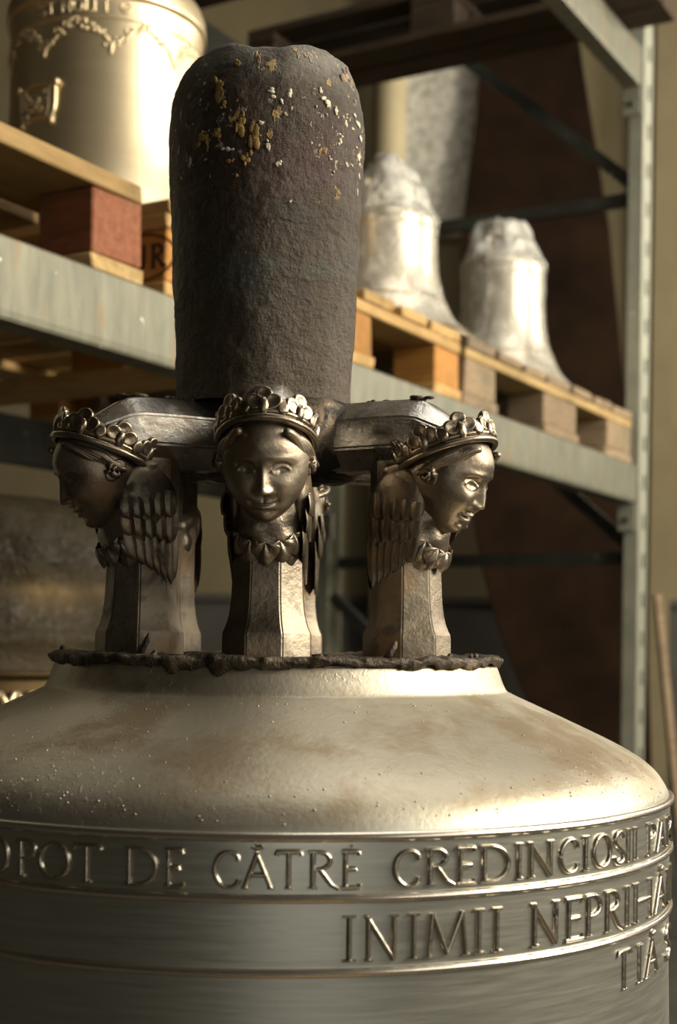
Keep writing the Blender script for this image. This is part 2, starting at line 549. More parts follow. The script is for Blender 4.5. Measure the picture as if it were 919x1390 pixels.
# right hand wall, two window openings and a third added for its lamp
wr = MB()
wr.box(3.5, 3.75, -4.5, 6.3, 0, 1.65)
wr.box(3.5, 3.75, -4.5, 6.3, 3.55, 4.4)
for a, b in ((-4.5, -2.9), (-1.1, -0.25), (2.05, 3.55), (5.15, 6.3)):
    wr.box(3.5, 3.75, a, b, 1.65, 3.55)
struct(wr.build('wall_right', M_WALL, smooth=False))
for k, (a, b) in enumerate(((-2.9, -1.1), (-0.25, 2.05), (3.55, 5.15))):  # last opening is added around the back wall lamp
    w = MB()
    for y0, y1 in ((a, a + .06), (b - .06, b), ((a + b) / 2 - .02, (a + b) / 2 + .02)):
        w.box(3.58, 3.64, y0, y1, 1.65, 3.55)
    for z0, z1 in ((1.65, 1.71), (3.49, 3.55), (2.58, 2.62)):
        w.box(3.585, 3.635, a, b, z0, z1)
    struct(w.build('window_%d' % (k + 1), M_FRAMEW, smooth=False))

# ------------------------------------------------------------------ stroke lettering (Roman capitals)
def arc(cx, cy, rx, ry, a0, a1, n=14):
    return [(cx + rx * math.cos(R_(a0 + (a1 - a0) * k / n)), cy + ry * math.sin(R_(a0 + (a1 - a0) * k / n))) for k in range(n + 1)]


def glyph(ch):
    """strokes in a unit-height box, x scaled later to the wanted width; returns (strokes, natural width)"""
    S = lambda x, y, h=0.085: [(x - h, y), (x + h, y)]
    if ch == 'I': return [[(.12, 0), (.12, 1)], S(.12, 0), S(.12, 1)], .24
    if ch == 'N': return [[(.12, 0), (.12, 1)], [(.08, 1), (.64, 0)], [(.64, 0), (.64, 1)], S(.12, 0), S(.64, 1), S(.08, 1, .06)], .76
    if ch == 'M': return [[(.10, 0), (.17, 1)], [(.17, 1), (.46, .06)], [(.46, .06), (.76, 1)], [(.76, 1), (.84, 0)], S(.10, 0), S(.84, 0)], .94
    if ch in 'EĖ':
        s = [[(.12, 0), (.12, 1)], [(.03, 1), (.46, 1), (.47, .90)], [(.12, .52), (.38, .52), (.38, .46)], [(.03, 0), (.48, 0), (.50, .11)]]
        if ch == 'Ė': s.append([(.24, 1.15), (.30, 1.15)])
        return s, .52
    if ch == 'P': return [[(.12, 0), (.12, 1)], [(.03, 1)] + arc(.22, .75, .24, .25, 90, -100, 10) + [(.12, .50)], S(.12, 0)], .50
    if ch == 'R': return [[(.12, 0), (.12, 1)], [(.03, 1)] + arc(.22, .76, .22, .24, 90, -90, 10) + [(.12, .52)], [(.25, .52), (.46, .10), (.60, -.02)], S(.12, 0)], .62
    if ch == 'H': return [[(.12, 0), (.12, 1)], [(.60, 0), (.60, 1)], [(.12, .52), (.60, .52)], S(.12, 0), S(.12, 1), S(.60, 0), S(.60, 1)], .72
    if ch in 'AĂ':
        s = [[(.06, 0), (.36, 1)], [(.32, 1), (.66, 0)], [(.17, .36), (.55, .36)], S(.06, 0, .07), S(.66, 0, .08)]
        if ch == 'Ă': s.append(arc(.35, 1.19, .12, .08, 200, 340, 6))
        return s, .74
    if ch == 'T': return [[(.30, 0), (.30, 1)], [(.02, .90), (.04, 1), (.58, 1), (.60, .90)], S(.30, 0)], .62
    if ch == 'D': return [[(.12, 0), (.12, 1)], [(.03, 1)] + arc(.24, .50, .44, .50, 90, -90, 16) + [(.03, 0)]], .70
    if ch == 'O': return [arc(.42, .5, .36, .49, 0, 360, 28)], .84
    if ch == 'C': return [[(.70, .74)] + arc(.44, .5, .36, .49, 50, 312, 22) + [(.70, .24)]], .76
    if ch == 'S': return [[(.42, .80)] + arc(.25, .76, .17, .23, 30, 205, 10) + [(.24, .52)] + arc(.25, .24, .19, .24, 25, -160, 12) + [(.05, .24)]], .50
    if ch == 'L': return [[(.12, 0), (.12, 1)], [(.03, 0), (.46, 0), (.48, .12)], S(.12, 1)], .50
    if ch == 'U': return [[(.12, 1), (.12, .3)] + arc(.36, .3, .24, .3, 180, 360, 12) + [(.60, 1)], S(.12, 1), S(.60, 1)], .72
    if ch == 'o': return [arc(.5, .5, .42, .42, 0, 360, 24), arc(.5, .5, .10, .10, 0, 360, 10)], 1.0
    raise KeyError(ch)


def resample(pl, step):
    out = [pl[0]]
    for a, b in zip(pl[:-1], pl[1:]):
        n = max(1, int(math.hypot(b[0] - a[0], b[1] - a[1]) / step))
        for k in range(1, n + 1):
            out.append((a[0] + (b[0] - a[0]) * k / n, a[1] + (b[1] - a[1]) * k / n))
    return out


def letter_mesh(ch, width, height, stroke, relief, place):
    """place(u, v, h) maps flat letter coordinates (metres, h = relief) to space"""
    st, nw = glyph(ch)
    mb = MB()
    prof = [(-1.15, -0.35), (-0.78, 0.62), (-0.22, 1.0), (0.22, 1.0), (0.78, 0.62), (1.15, -0.35)]
    for si, pl in enumerate(st):
        P = [(x / nw * width, y * height) for x, y in pl]
        closed = len(pl) > 8 and math.hypot(P[0][0] - P[-1][0], P[0][1] - P[-1][1]) < 1e-6
        P = resample(P, height * 0.12)
        if closed:
            P = P[:-1]
        short = len(pl) == 2 and abs(pl[0][1] - pl[1][1]) < 1e-6 and abs(pl[1][0] - pl[0][0]) < .2
        w = stroke * (0.55 if short else 1.0) * 0.5
        rows = []
        n = len(P)
        for i in range(n):
            a = P[(i - 1) % n] if closed else P[max(i - 1, 0)]
            b = P[(i + 1) % n] if closed else P[min(i + 1, n - 1)]
            tx, ty = b[0] - a[0], b[1] - a[1]
            l = math.hypot(tx, ty) or 1.0
            nx, ny = -ty / l, tx / l
            ww = w
            if ch in 'OCDPR' and n > 6:                       # thick and thin like brush-drawn capitals
                ww = w * (0.72 + 0.38 * abs(ty / l))
            rows.append([place(P[i][0] + nx * q * ww, P[i][1] + ny * q * ww, relief * hh * (0.9 if short else 1)) for q, hh in prof])
        n0 = len(mb.v)
        mb.grid(rows, closed_u=closed)
        if not closed:
            k = len(prof)
            mb.f.append(tuple(range(n0, n0 + k)))
            mb.f.append(tuple(range(n0 + (n - 1) * k, n0 + n * k)))
    return mb


def cyl_place(R, az0, z0):
    def f(u, v, h):
        a = az0 + u / R
        return ((R + h) * math.sin(a), -(R + h) * math.cos(a), z0 + v)
    return f


# ------------------------------------------------------------------ the big bell
BX, BY = -0.0521, 1.2
FZ = 0.9874                                    # top of the casting fin
bell = tag(empty('church_bell', (BX, BY, FZ)), 'large new bronze bell with winged heads around its crown and a raised inscription', 'bell')

prof_ctrl = [(0.0200, -0.0030), (0.1000, -0.0030), (0.1760, -0.0040), (0.1845, -0.0085), (0.1870, -0.0077), (0.1940, -0.0255), (0.2005, -0.0305), (0.2170, -0.0380), (0.2550, -0.0552),
             (0.2900, -0.0718), (0.3080, -0.0825), (0.3190, -0.0920), (0.3262, -0.1028), (0.3288, -0.1105), (0.3290, -0.1230), (0.3290, -0.1480), (0.3290, -0.1950), (0.3295, -0.2480),
             (0.3330, -0.3480), (0.3450, -0.4880), (0.3720, -0.6080), (0.4100, -0.7080), (0.4550, -0.7780), (0.4780, -0.8250), (0.4800, -0.8360), (0.4700, -0.8425),
             (0.4450, -0.8425), (0.4300, -0.8200), (0.3600, -0.6380), (0.3100, -0.3880), (0.2950, -0.1480), (0.1700, -0.0380), (0.0200, -0.0330)]
MB().lathe(catmull(prof_ctrl, 5), 256).build('bell_body', M_BODY, bell)


def torus(R, z, r, n=256, k=10, flat=1.0):
    return MB().lathe([(R + r * flat * math.cos(2 * math.pi * j / k), z + r * math.sin(2 * math.pi * j / k)) for j in range(k + 1)], n)


for zz, rr in ((-0.1102, 0.0032), (-0.1485, 0.0030), (-0.1950, 0.0030)):
    torus(0.3292, zz, rr).build('moulding_ring', M_RING, bell)

# small blisters left by casting on the shoulder
bl = MB()
ctrl = catmull(prof_ctrl, 5)
for _ in range(420):
    r, z = None, None
    while r is None or not (0.205 < r < 0.327 and z > -0.106):
        r, z = ctrl[random.randrange(len(ctrl))]
    k = random.random()
    a = random.uniform(-1.3, 1.3)
    if r < 0.30 and random.random() < .35:
        continue
    s = random.uniform(0.0003, 0.0010)
    p = Vector((r * math.sin(a), -r * math.cos(a), z + random.uniform(-.006, .006) * 0))
    bl.blob(p, (s, 0, 0), (0, s, 0), (0, 0, s * .8), 6, 4)
o = bl.build('casting_blisters', M_BODY, bell)
o['kind'] = 'stuff'

# inscription: character, centre azimuth (deg, right positive) and angular width as read on the waist
D_ = BY
def az_of(px, R=0.331):
    """azimuth on the waist of the letter edge read at column px of the photograph"""
    lo, hi = -1.30, 1.30
    for _ in range(50):
        t = (lo + hi) / 2
        if 459.5 + F * (BX + R * math.sin(t)) / (BY - R * math.cos(t)) < px: lo = t
        else: hi = t
    return t


LINE1 = [('O', -23, 11), ('P', 20, 48), ('O', 50, 95), ('T', 98, 137), ('D', 167, 213), ('E', 222, 250),
         ('C', 287, 327), ('Ă', 328, 373), ('T', 374, 411), ('R', 416, 462), ('Ė', 463, 491),
         ('C', 533, 573), ('R', 577, 619), ('E', 620, 648), ('D', 652, 693), ('I', 700, 713), ('N', 717, 755), ('C', 760, 788), ('I', 791, 803),
         ('O', 806, 832), ('S', 834, 850), ('I', 851, 858), ('I', 859, 868), ('P', 878, 891), ('A', 892, 904), ('R', 904, 912)]
LINE2 = [('I', 463, 489), ('N', 494, 545), ('I', 553, 575), ('M', 577, 642), ('I', 643, 663), ('I', 668, 687),
         ('N', 722, 764), ('E', 769, 796), ('P', 796, 820), ('R', 822, 849), ('I', 849, 859), ('H', 860, 889), ('Ă', 890, 906), ('N', 906, 917)]
LINE3 = [('T', 842, 860), ('I', 867, 876), ('Ă', 879, 897), ('S', 905, 914)]
for line, z0, h, st in ((LINE1, -0.1418, 0.0226, 0.0036), (LINE2, -0.1878, 0.0278, 0.0038), (LINE3, -0.2320, 0.0270, 0.0038)):
    for ch, x0, x1 in line:
        a0, a1 = az_of(x0 + 4), az_of(x1 + 4)
        a1 = min(a1, a0 + 0.13)
        w = (a1 - a0) * 0.329
        letter_mesh(ch, w, h, st, 0.0024, cyl_place(0.329, a0, z0)).build('letter', M_LETTER, bell, sharp=50)

# ragged casting fin below the crown
def fin_r(r, z, a):
    k = r / 0.19
    ad = math.degrees(a) if a < math.pi else math.degrees(a) - 360
    low = max(0.0, min(1.0, (-0.0022 - z) / 0.003))             # 0 on the top face, 1 on the underside
    sag = 0.0062 * math.exp(-((ad + 16) / 11) ** 4) * (0.75 + 0.35 * math.sin(a * 61)) + 0.0030 * max(0, wob(a, 7, 2.1)) + 0.0012 * wob(a, 33, 0.7)
    return r + k * k * (0.0014 * wob(a, 9, 1.3) + 0.0010 * wob(a, 31, 0.4)) * (1 - .6 * low), z + 0.0008 * wob(a, 13, r * 90) + 0.0007 * wob(a, 47, z * 900 + r * 200) - low * max(0, sag)


fp = [(0.02, -0.0015), (0.08, -0.001), (0.12, -0.001), (0.15, -0.0006), (0.165, -0.0004), (0.174, 0.0), (0.181, 0.0007), (0.1865, 0.0010), (0.1900, -0.0002), (0.1908, -0.0022), (0.1903, -0.0035), (0.1895, -0.0052), (0.1875, -0.0058), (0.183, -0.0060)]
fin = MB().lathe(fp, 720, rfun=fin_r).build('casting_fin', M_CRUST, bell)
for a, rad, s, hgt in [(-33, .178, .0035, .017), (30, .178, .0035, .013), (-34.5, .176, .003, .008), (60, .181, .0025, .004), (64, .18, .003, .004), (-28, .182, .003, .004), (-80, .181, .0035, .006), (12, .184, .003, .003), (50, .18, .003, .004)]:
    a = R_(a)
    p = Vector((rad * math.sin(a), -rad * math.cos(a), 0))
    side = Vector((math.cos(a), math.sin(a), 0)) * hgt * .55
    pts = [p, p + side * .35 + Vector((0, 0, hgt * .35)), p + side * .8 + Vector((0, 0, hgt * .7)), p + side + Vector((0, 0, hgt))]
    MB().tube(pts, [s, s * .75, s * .7, s * .3], 6).build('crumb', M_CRUST, fin)

# riser: the sprue of the casting standing on the crown
nr, na = 110, 160
H_R = 0.283
rows = []
for j in range(nr + 1):
    t = j / nr
    z = H_R * t
    r = 0.0735 + 0.0125 * (t ** 0.9) - 0.002 * math.sin(t * math.pi) * 0
    if t > 0.74:
        q = (t - 0.74) / 0.26
        r -= 0.0150 * q ** 2.8
    if t < 0.02:
        r += 0.0008
    rows.append([(r, z, 2 * math.pi * i / na) for i in range(na)])
A = np.array(rows)
xyz = np.stack([A[..., 0] * np.sin(A[..., 2]), -A[..., 0] * np.cos(A[..., 2]), A[..., 1]], -1)
disp = 0.0009 * vnoise3(xyz * 38, 1) + 0.0006 * vnoise3(xyz * 110, 2) + 0.0006 * vnoise3(xyz * 260 * np.array([1, 1, 1.6]), 3)
A[..., 0] += disp
tip = np.clip((A[..., 1] / H_R - 0.90) / 0.10, 0, 1)
A[..., 1] += tip * (0.0050 * vnoise3(xyz * np.array([30, 30, 1]), 5) + 0.0025 * vnoise3(xyz * np.array([80, 80, 1]), 6))
foot = np.clip(1 - A[..., 1] / 0.012, 0, 1)
A[..., 1] += foot * (-0.003 * vnoise3(xyz * np.array([45, 45, 1]), 8) - 0.006 * np.clip(np.sin(A[..., 2]), 0, 1))
xyz = np.stack([A[..., 0] * np.sin(A[..., 2]), -A[..., 0] * np.cos(A[..., 2]), A[..., 1]], -1)
mb = MB()
mb.grid([[tuple(p) for p in row] for row in xyz], closed_v=True)
top = xyz[-1]
prev = len(mb.v) - na
for kf in (0.9, 0.7, 0.45, 0.15):
    n0 = len(mb.v)
    pts = [(p[0] * kf, p[1] * kf, H_R + 0.003 * (1 - kf) + 0.003 * float(vnoise3(np.array(p) * 60 * kf, 9))) for p in top]
    mb.v.extend(pts)
    for i in range(na):
        mb.f.append((prev + i, prev + (i + 1) % na, n0 + (i + 1) % na, n0 + i))
    prev = n0
mb.f.append(tuple(range(prev, prev + na)))
riser = mb.build('casting_riser', M_RISER, bell)
riser.location = (-0.0145, 0, 0.2105)
# pale and ochre crusts baked onto its upper half: (column, row, half width, half height) as read in the photograph
def crusts(name, spots, mat, thick):
    mb = MB()
    rr = random.Random(8)
    for cx_, cy_, sx, sy in spots:
        px, py = cx_ / 2.56 + 204, cy_ / 2.56 + 27
        az = math.asin(max(-.985, min(.985, (px - 363) / 131))) + 0.055
        dep = BY - 0.083 * math.cos(az)
        zl = 1 + (869 - py) * dep / F - FZ - 0.2105
        tt_ = zl / H_R
        rad = 0.0735 + 0.0125 * max(tt_, 0) ** 0.9 - (0.0150 * ((tt_ - .74) / .26) ** 2.8 if tt_ > .74 else 0)
        out = Vector((math.sin(az), -math.cos(az), 0))
        tg = Vector((math.cos(az), math.sin(az), 0))
        k = dep / F / 2.56
        w_, h_ = sx * k / max(.3, math.cos(az)), sy * k
        cnt = max(2, int(round(2.2 + (sx * sy) ** .5 / 4.5)))
        for q in range(cnt):
            g1, g2 = (rr.gauss(0, .42), rr.gauss(0, .42)) if q else (0, 0)
            sc = rr.uniform(.28, .55) if q else rr.uniform(.5, .7)
            a2 = az + g1 * w_ / rad
            o2 = Vector((math.sin(a2), -math.cos(a2), 0))
            t2 = Vector((math.cos(a2), math.sin(a2), 0))
            mb.blob(o2 * (rad + .0001) + Vector((0, 0, zl + g2 * h_)), t2 * w_ * sc * rr.uniform(.7, 1.2) + Vector((0, 0, rr.uniform(-.3, .3) * h_ * sc)), Vector((0, 0, h_ * sc * rr.uniform(.7, 1.2))) + t2 * rr.uniform(-.3, .3) * w_ * sc, o2 * thick * rr.uniform(.6, 1), rr.choice((5, 6, 7, 8)), 5)
    o = mb.build(name, mat, riser)
    o['kind'] = 'stuff'
    return o


crusts('pale_flecks', [(480, 255, 18, 22), (450, 280, 10, 14), (487, 305, 11, 20), (463, 327, 9, 9), (420, 250, 18, 13), (580, 240, 9, 15), (605, 285, 20, 18), (632, 312, 9, 12), (665, 355, 8, 20), (690, 375, 11, 8), (645, 395, 11, 9), (650, 422, 9, 12),
    (630, 398, 7, 10), (545, 362, 7, 12), (410, 440, 14, 21), (445, 498, 17, 13), (280, 452, 15, 11), (712, 360, 9, 14), (716, 470, 7, 18), (722, 410, 5, 20), (690, 500, 8, 6), (672, 498, 8, 9), (722, 540, 4, 18), (718, 600, 4, 18), (486, 628, 6, 7),
    (550, 425, 6, 9), (615, 480, 5, 9), (630, 525, 4, 6), (700, 330, 6, 9), (680, 340, 5, 8), (655, 335, 5, 7), (720, 500, 5, 10), (705, 440, 6, 7), (600, 330, 5, 7), (520, 270, 7, 6), (565, 300, 5, 6), (388, 360, 16, 12)], M_PALE, .0009)
crusts('rosy_crust', [(704, 225, 12, 34), (676, 200, 20, 40), (704, 285, 9, 16), (372, 130, 16, 30)], M_ROSY, .0009)
crusts('ochre_crust', [(250, 250, 28, 52), (320, 372, 20, 40), (368, 398, 25, 50), (342, 470, 16, 25), (285, 492, 13, 13), (305, 150, 13, 17), (240, 400, 16, 20), (195, 415, 20, 22), (308, 540, 6, 12), (265, 300, 14, 18)], M_OCHRE, .0010)
riser['label'] = 'tall rough blackened cylinder with pale and ochre flecks'

# crown hub below the riser
hub = MB()
hub.lathe([(0.02, 0.152), (0.060, 0.150), (0.072, 0.156), (0.076, 0.166), (0.078, 0.185), (0.076, 0.203), (0.070, 0.2105), (0.02, 0.2112)], 96,
          rfun=lambda r, z, a: (r + 0.0015 * wob(a, 7, z * 200), z + 0.0012 * wob(a, 11, r * 100)))
hub.build('crown_hub', M_HUB, bell)


# ------------------------------------------------------------------ one crown arm with its winged head (outward = -y, right = +x)
INSET = 0.0115


def L3(o, t, z):
    return (t, -(o - INSET), z)


def octo(cx_o, z, ap, apt=None):
    """octagon ring around the post axis, flats facing outward"""
    apt = apt or ap
    k = math.tan(math.pi / 8)
    pts = [(ap, -k * apt), (ap, k * apt), (k * ap, apt), (-k * ap, apt), (-ap, k * apt), (-ap, -k * apt), (-k * ap, -apt), (k * ap, -apt)]
    return [L3(cx_o + a, b, z) for a, b in pts]


def build_arm(arm_obj_name='crown_arm'):
    # arm: octagonal bar running outward from the hub, its end sloping down behind the coronet
    mb = MB()
    rows = []
    k = math.tan(math.pi / 8)
    for o, zc, hz, ht in ((0.045, 0.1800, 0.0285, 0.0285), (0.080, 0.1800, 0.0282, 0.0282), (0.120, 0.1800, 0.0280, 0.0280), (0.1450, 0.1795, 0.0278, 0.0278), (0.1560, 0.1785, 0.0262, 0.027), (0.1800, 0.1720, 0.0170, 0.0235), (0.1920, 0.1670, 0.0105, 0.017)):
        pts = [(ht, -k * hz), (ht, k * hz), (k * ht, hz), (-k * ht, hz), (-ht, k * hz), (-ht, -k * hz), (-k * ht, -hz), (k * ht, -hz)]
        rows.append([L3(o, a, zc + b) for a, b in pts])
    # subdivide along the length so the soot crust can be uneven
    mb.grid(rows, closed_v=True)
    mb.f.append(tuple(range(8)))
    mb.f.append(tuple(range(len(mb.v) - 8, len(mb.v))))
    arm = mb.build(arm_obj_name, M_ARM, None, sharp=25)
    bm = bmesh.new()
    bm.from_mesh(arm.data)
    bmesh.ops.bevel(bm, geom=[e for e in bm.edges], offset=0.0016, segments=2, affect='EDGES', clamp_overlap=True)
    bm.to_mesh(arm.data)
    bm.free()
    arm.data.polygons.foreach_set('use_smooth', [True] * len(arm.data.polygons))
    arm.data.set_sharp_from_angle(angle=R_(35))

    # post
    mb = MB()
    P0 = 0.137
    levels = [(0.000, 0.0335), (0.0175, 0.0335), (0.0195, 0.0330), (0.0225, 0.0316), (0.027, 0.0300), (0.034, 0.0285), (0.045, 0.0272), (0.065, 0.0264), (0.090, 0.0262), (0.115, 0.0268), (0.135, 0.0275), (0.158, 0.0275)]
    rows = [octo(P0 - 0.002 * (z / .15), z - 0.001, ap) for z, ap in levels]
    mb.grid(rows, closed_v=True)
    mb.f.append(tuple(range(8)))
    mb.f.append(tuple(range(len(mb.v) - 8, len(mb.v))))
    post = mb.build('post', M_POST, arm, sharp=28)
    bm = bmesh.new()
    bm.from_mesh(post.data)
    vert_e = [e for e in bm.edges if abs(e.verts[0].co.z - e.verts[1].co.z) > 0.001 or min(v.co.z for v in e.verts) > 0.016 and max(v.co.z for v in e.verts) < 0.017]
    bmesh.ops.bevel(bm, geom=vert_e, offset=0.0011, segments=2, affect='EDGES', clamp_overlap=True)
    bm.to_mesh(post.data)
    bm.free()
    post.data.polygons.foreach_set('use_smooth', [True] * len(post.data.polygons))
    post.data.set_sharp_from_angle(angle=R_(33))

    # head: sculpted height field over an ovoid; local x forward, y right, z up
    TL = R_(24)
    HO, HZ = 0.1700, 0.1445
    ct, s_t = math.cos(TL), math.sin(TL)

    def headspace(x, y, z):
        x, y, z = x * 1.06, y * 1.06, z * 1.06
        return L3(HO + x * ct + z * s_t, y, HZ - x * s_t + z * ct)

    nu, nv = 176, 150
    tt = np.linspace(-1, 1, nu, endpoint=False)
    U = np.pi * np.sign(tt) * np.abs(tt) ** 1.45
    V = np.linspace(-np.pi / 2 + 0.03, np.pi / 2 - 0.03, nv)
    U, V = np.meshgrid(U, V, indexing='ij')
    cx, cy, cz = np.cos(V) * np.cos(U), np.cos(V) * np.sin(U), np.sin(V)
    X = np.sign(cx) * np.abs(cx) ** np.where(cx > 0, 0.80, 1.0) * np.where(cx > 0, 0.0330, 0.034)
    Y = cy * 0.0310
    Z = cz * 0.0415
    low = np.clip(-Z / 0.040, 0, 1)
    Y *= 1 - 0.30 * low ** 1.6
    X = np.where(X > 0, X * (1 - 0.02 * low), X)
    # brow line: forehead slopes back a little, lower face under it
    g = lambda a, b, sa, sb: np.exp(-((a / sa) ** 2 + (b / sb) ** 2))
    ya = np.abs(Y)
    d = np.zeros_like(X)
    d += -0.0046 * g(ya - 0.0120, Z - 0.0045, 0.0068, 0.0052)          # eye sockets
    d += 0.0012 * g(ya - 0.0122, Z - 0.0030, 0.0052, 0.0030)           # eyeballs
    lid = 0.0030 + 0.0032 * np.clip(1 - ((ya - 0.0122) / 0.0068) ** 2, 0, 1)
    inlid = (np.abs(ya - 0.0122) < 0.0066)
    d += np.where(inlid, 0.0013 * np.exp(-((Z - lid) / 0.0009) ** 2) - 0.0011 * np.exp(-((Z - lid - 0.0021) / 0.0010) ** 2), 0)
    lidl = 0.0030 - 0.0024 * np.clip(1 - ((ya - 0.0122) / 0.0062) ** 2, 0, 1)
    d += np.where(inlid, 0.0006 * np.exp(-((Z - lidl) / 0.0009) ** 2), 0)
    d += 0.0016 * g(ya - 0.0120, Z - 0.0118 + 0.10 * (ya - 0.012), 0.0085, 0.0026)   # brows
    zr = np.clip((0.0080 - Z) / 0.0195, 0, 1)                          # 0 at the root, 1 at the tip
    nh = 0.0008 + 0.0082 * zr ** 1.25
    nw = 0.0026 + 0.0019 * zr ** 2
    cut = 1 / (1 + np.exp(-(Z + 0.0119) / 0.0008))
    topc = 1 / (1 + np.exp((Z - 0.0115) / 0.0018))
    d += nh * np.exp(-(np.abs(Y) / nw) ** 2.2) * cut * topc
    d += 0.0030 * g(ya - 0.0047, Z + 0.0102, 0.0024, 0.0024)           # nostril wings
    d += -0.0007 * g(Y, Z + 0.0158, 0.0014, 0.0020)                    # philtrum
    mw = np.clip(1 - (ya / 0.0090) ** 2, 0, 1)
    ml = -0.0207 + 0.0010 * (ya / 0.009) ** 2
    d += 0.0030 * mw * np.exp(-((Z - ml - 0.0019) / 0.0016) ** 2) * (1 - 0.25 * np.exp(-(Y / 0.0012) ** 2))
    d += 0.0034 * np.clip(1 - (ya / 0.0078) ** 2, 0, 1) * np.exp(-((Z - ml + 0.0024) / 0.0019) ** 2)
    d += -0.0022 * np.clip(1 - (ya / 0.0098) ** 4, 0, 1) * np.exp(-((Z - ml) / 0.0008) ** 2)
    d += -0.0012 * g(ya - 0.0098, Z - ml, 0.0018, 0.0018)              # mouth corners
    d += -0.0008 * g(ya - 0.0118, Z - 0.0026, 0.0011, 0.0011)           # pupils
    d += -0.0012 * g(Y, Z + 0.0268, 0.0070, 0.0016)                    # below the lip
    d += 0.0048 * g(Y, Z + 0.0330, 0.0080, 0.0052)                     # chin
    d += 0.0032 * g(ya - 0.0155, Z + 0.0095, 0.0085, 0.0085)           # cheeks
    d += 0.0012 * g(ya - 0.0140, Z + 0.0260, 0.007, 0.006)
    d += 0.0030 * g(Y, Z - 0.0215, 0.020, 0.011)                       # forehead
    front = np.clip((cx - 0.05) / 0.35, 0, 1)
    X = X + d * front
    pts = [[headspace(X[i, j], Y[i, j], Z[i, j]) for j in range(nv)] for i in range(nu)]
    mb = MB()
    mb.grid(pts, closed_u=True)
    mb.f.append(tuple(i * nv for i in range(nu)))
    mb.f.append(tuple(i * nv + nv - 1 for i in range(nu)))
    head = mb.build('head', M_HEAD, arm)

    # draped bust between jaw and post
    mb = MB()
    rows = []
    nb = 64
    for q in range(25):
        t = q / 24
        z = 0.066 + 0.088 * t
        of = np.interp(t, [0, .12, .3, .55, .8, 1], [0.1585, 0.1660, 0.1710, 0.1725, 0.1690, 0.164]) - 0.140
        hw = np.interp(t, [0, .12, .3, .55, .8, 1], [0.0240, 0.0262, 0.0285, 0.0305, 0.0305, 0.029])
        row = []
        for i in range(nb):
            a = 2 * math.pi * i / nb
            fold = 0.0007 * math.sin(a * 9 + t * 14) + 0.0006 * math.sin(a * 4 - t * 30)
            row.append(L3(0.140 + (of + fold) * math.cos(a), (hw + fold) * math.sin(a), z))
        rows.append(row)
    mb.grid(rows, closed_v=True)
    mb.f.append(tuple(range(nb)))
    mb.f.append(tuple(range(24 * nb, 25 * nb)))
    mb.build('bust', M_DRAPE, arm)

    # hair: a few locks swept from under the coronet to a curl over each ear
    for sgn in (-1, 1):
        mb = MB()
        for k in range(4):
            pts, rad = [], []
            for q in range(13):
                t = q / 12
                y = sgn * (0.0150 + 0.0018 * k + 0.0150 * t ** 0.8)
                z = 0.0300 - 0.0016 * k - 0.028 * t ** 1.25 + 0.0008 * math.sin(t * 8 + k * 1.3)
                xx = 0.0262 - 0.0030 * k - 0.022 * t ** 1.15
                pts.append(headspace(xx, y, z))
                rad.append(0.0030 * (0.7 + 0.5 * math.sin(math.pi * min(1, t + .1))))
            mb.tube(pts, rad, 8)
        mb.blob(headspace(0.001, sgn * 0.0300, 0.000), Vector(headspace(.009, 0, 0)) - Vector(headspace(0, 0, 0)), Vector((0, 0, .0085)), Vector((sgn * .0040, 0, 0)), 14, 10, .5)
        pts = []
        for q in range(22):
            t = q / 21
            a = t * 2 * math.pi * 1.35
            rr = 0.0060 * (1 - 0.72 * t)
            pts.append(headspace(0.002 + rr * math.cos(a), sgn * (0.0318 + 0.0020 * t), -0.0005 + rr * math.sin(a)))
        mb.tube(pts, [0.0030 - 0.0010 * q / 21 for q in range(22)], 8)
        mb.build('hair_lock', M_HEAD, arm)

    # coronet: two stacked rolls and trefoil leaves, tilted back
    CT = R_(19)
    CO, CZ = 0.1705, 0.1590
    ea, eb = 0.0415, 0.0360

    def crown(o, t, z):           # o along the tilted plane
        return L3(CO + o * math.cos(CT) - z * math.sin(CT), t, CZ + o * math.sin(CT) + z * math.cos(CT))

    mb = MB()
    n = 72
    for zz, rr, ex in ((0.0, 0.0029, 0.0), (0.0050, 0.0024, -0.0006)):
        rows = []
        for i in range(n):
            a = 2 * math.pi * i / n
            row = []
            for j in range(9):
                b = 2 * math.pi * j / 9
                row.append(crown((ea + ex + rr * math.cos(b)) * math.cos(a), (eb + ex + rr * math.cos(b)) * math.sin(a), zz + rr * math.sin(b)))
            rows.append(row)
        mb.grid(rows, closed_u=True, closed_v=True)
    # bowl wall behind the leaves
    rows = []
    for i in range(n):
        a = 2 * math.pi * i / n
        rows.append([crown((ea - 0.001 + e) * math.cos(a), (eb - 0.001 + e) * math.sin(a), z) for e, z in ((-0.001, -0.001), (0.0, 0.004), (0.0016, 0.0150), (-0.0008, 0.0168), (-0.0030, 0.012), (-0.004, 0.0))])
    mb.grid(rows, closed_u=True)
    for i, adeg in enumerate((-132, -88, -44, 0, 44, 88, 132)):
        a = R_(adeg)
        ca, sa = math.cos(a), math.sin(a)
        up = (Vector(crown(0, 0, 1)) - Vector(crown(0, 0, 0))).normalized()

        def fr(a):
            out = (Vector(crown(math.cos(a) / ea, math.sin(a) / eb, 0)) - Vector(crown(0, 0, 0))).normalized()
            return out, up.cross(out).normalized(), Vector(crown(ea * math.cos(a), eb * math.sin(a), 0.0045))
        out, side, base = fr(a)
        lean = (up + out * 0.10).normalized()
        nor = (out - up * 0.10).normalized()
        # leaf: stem, two hollow side lobes and a hollow top lobe
        mb.blob(base + lean * 0.0040, side * 0.0042, lean * 0.0075, nor * 0.0034, 12, 8)
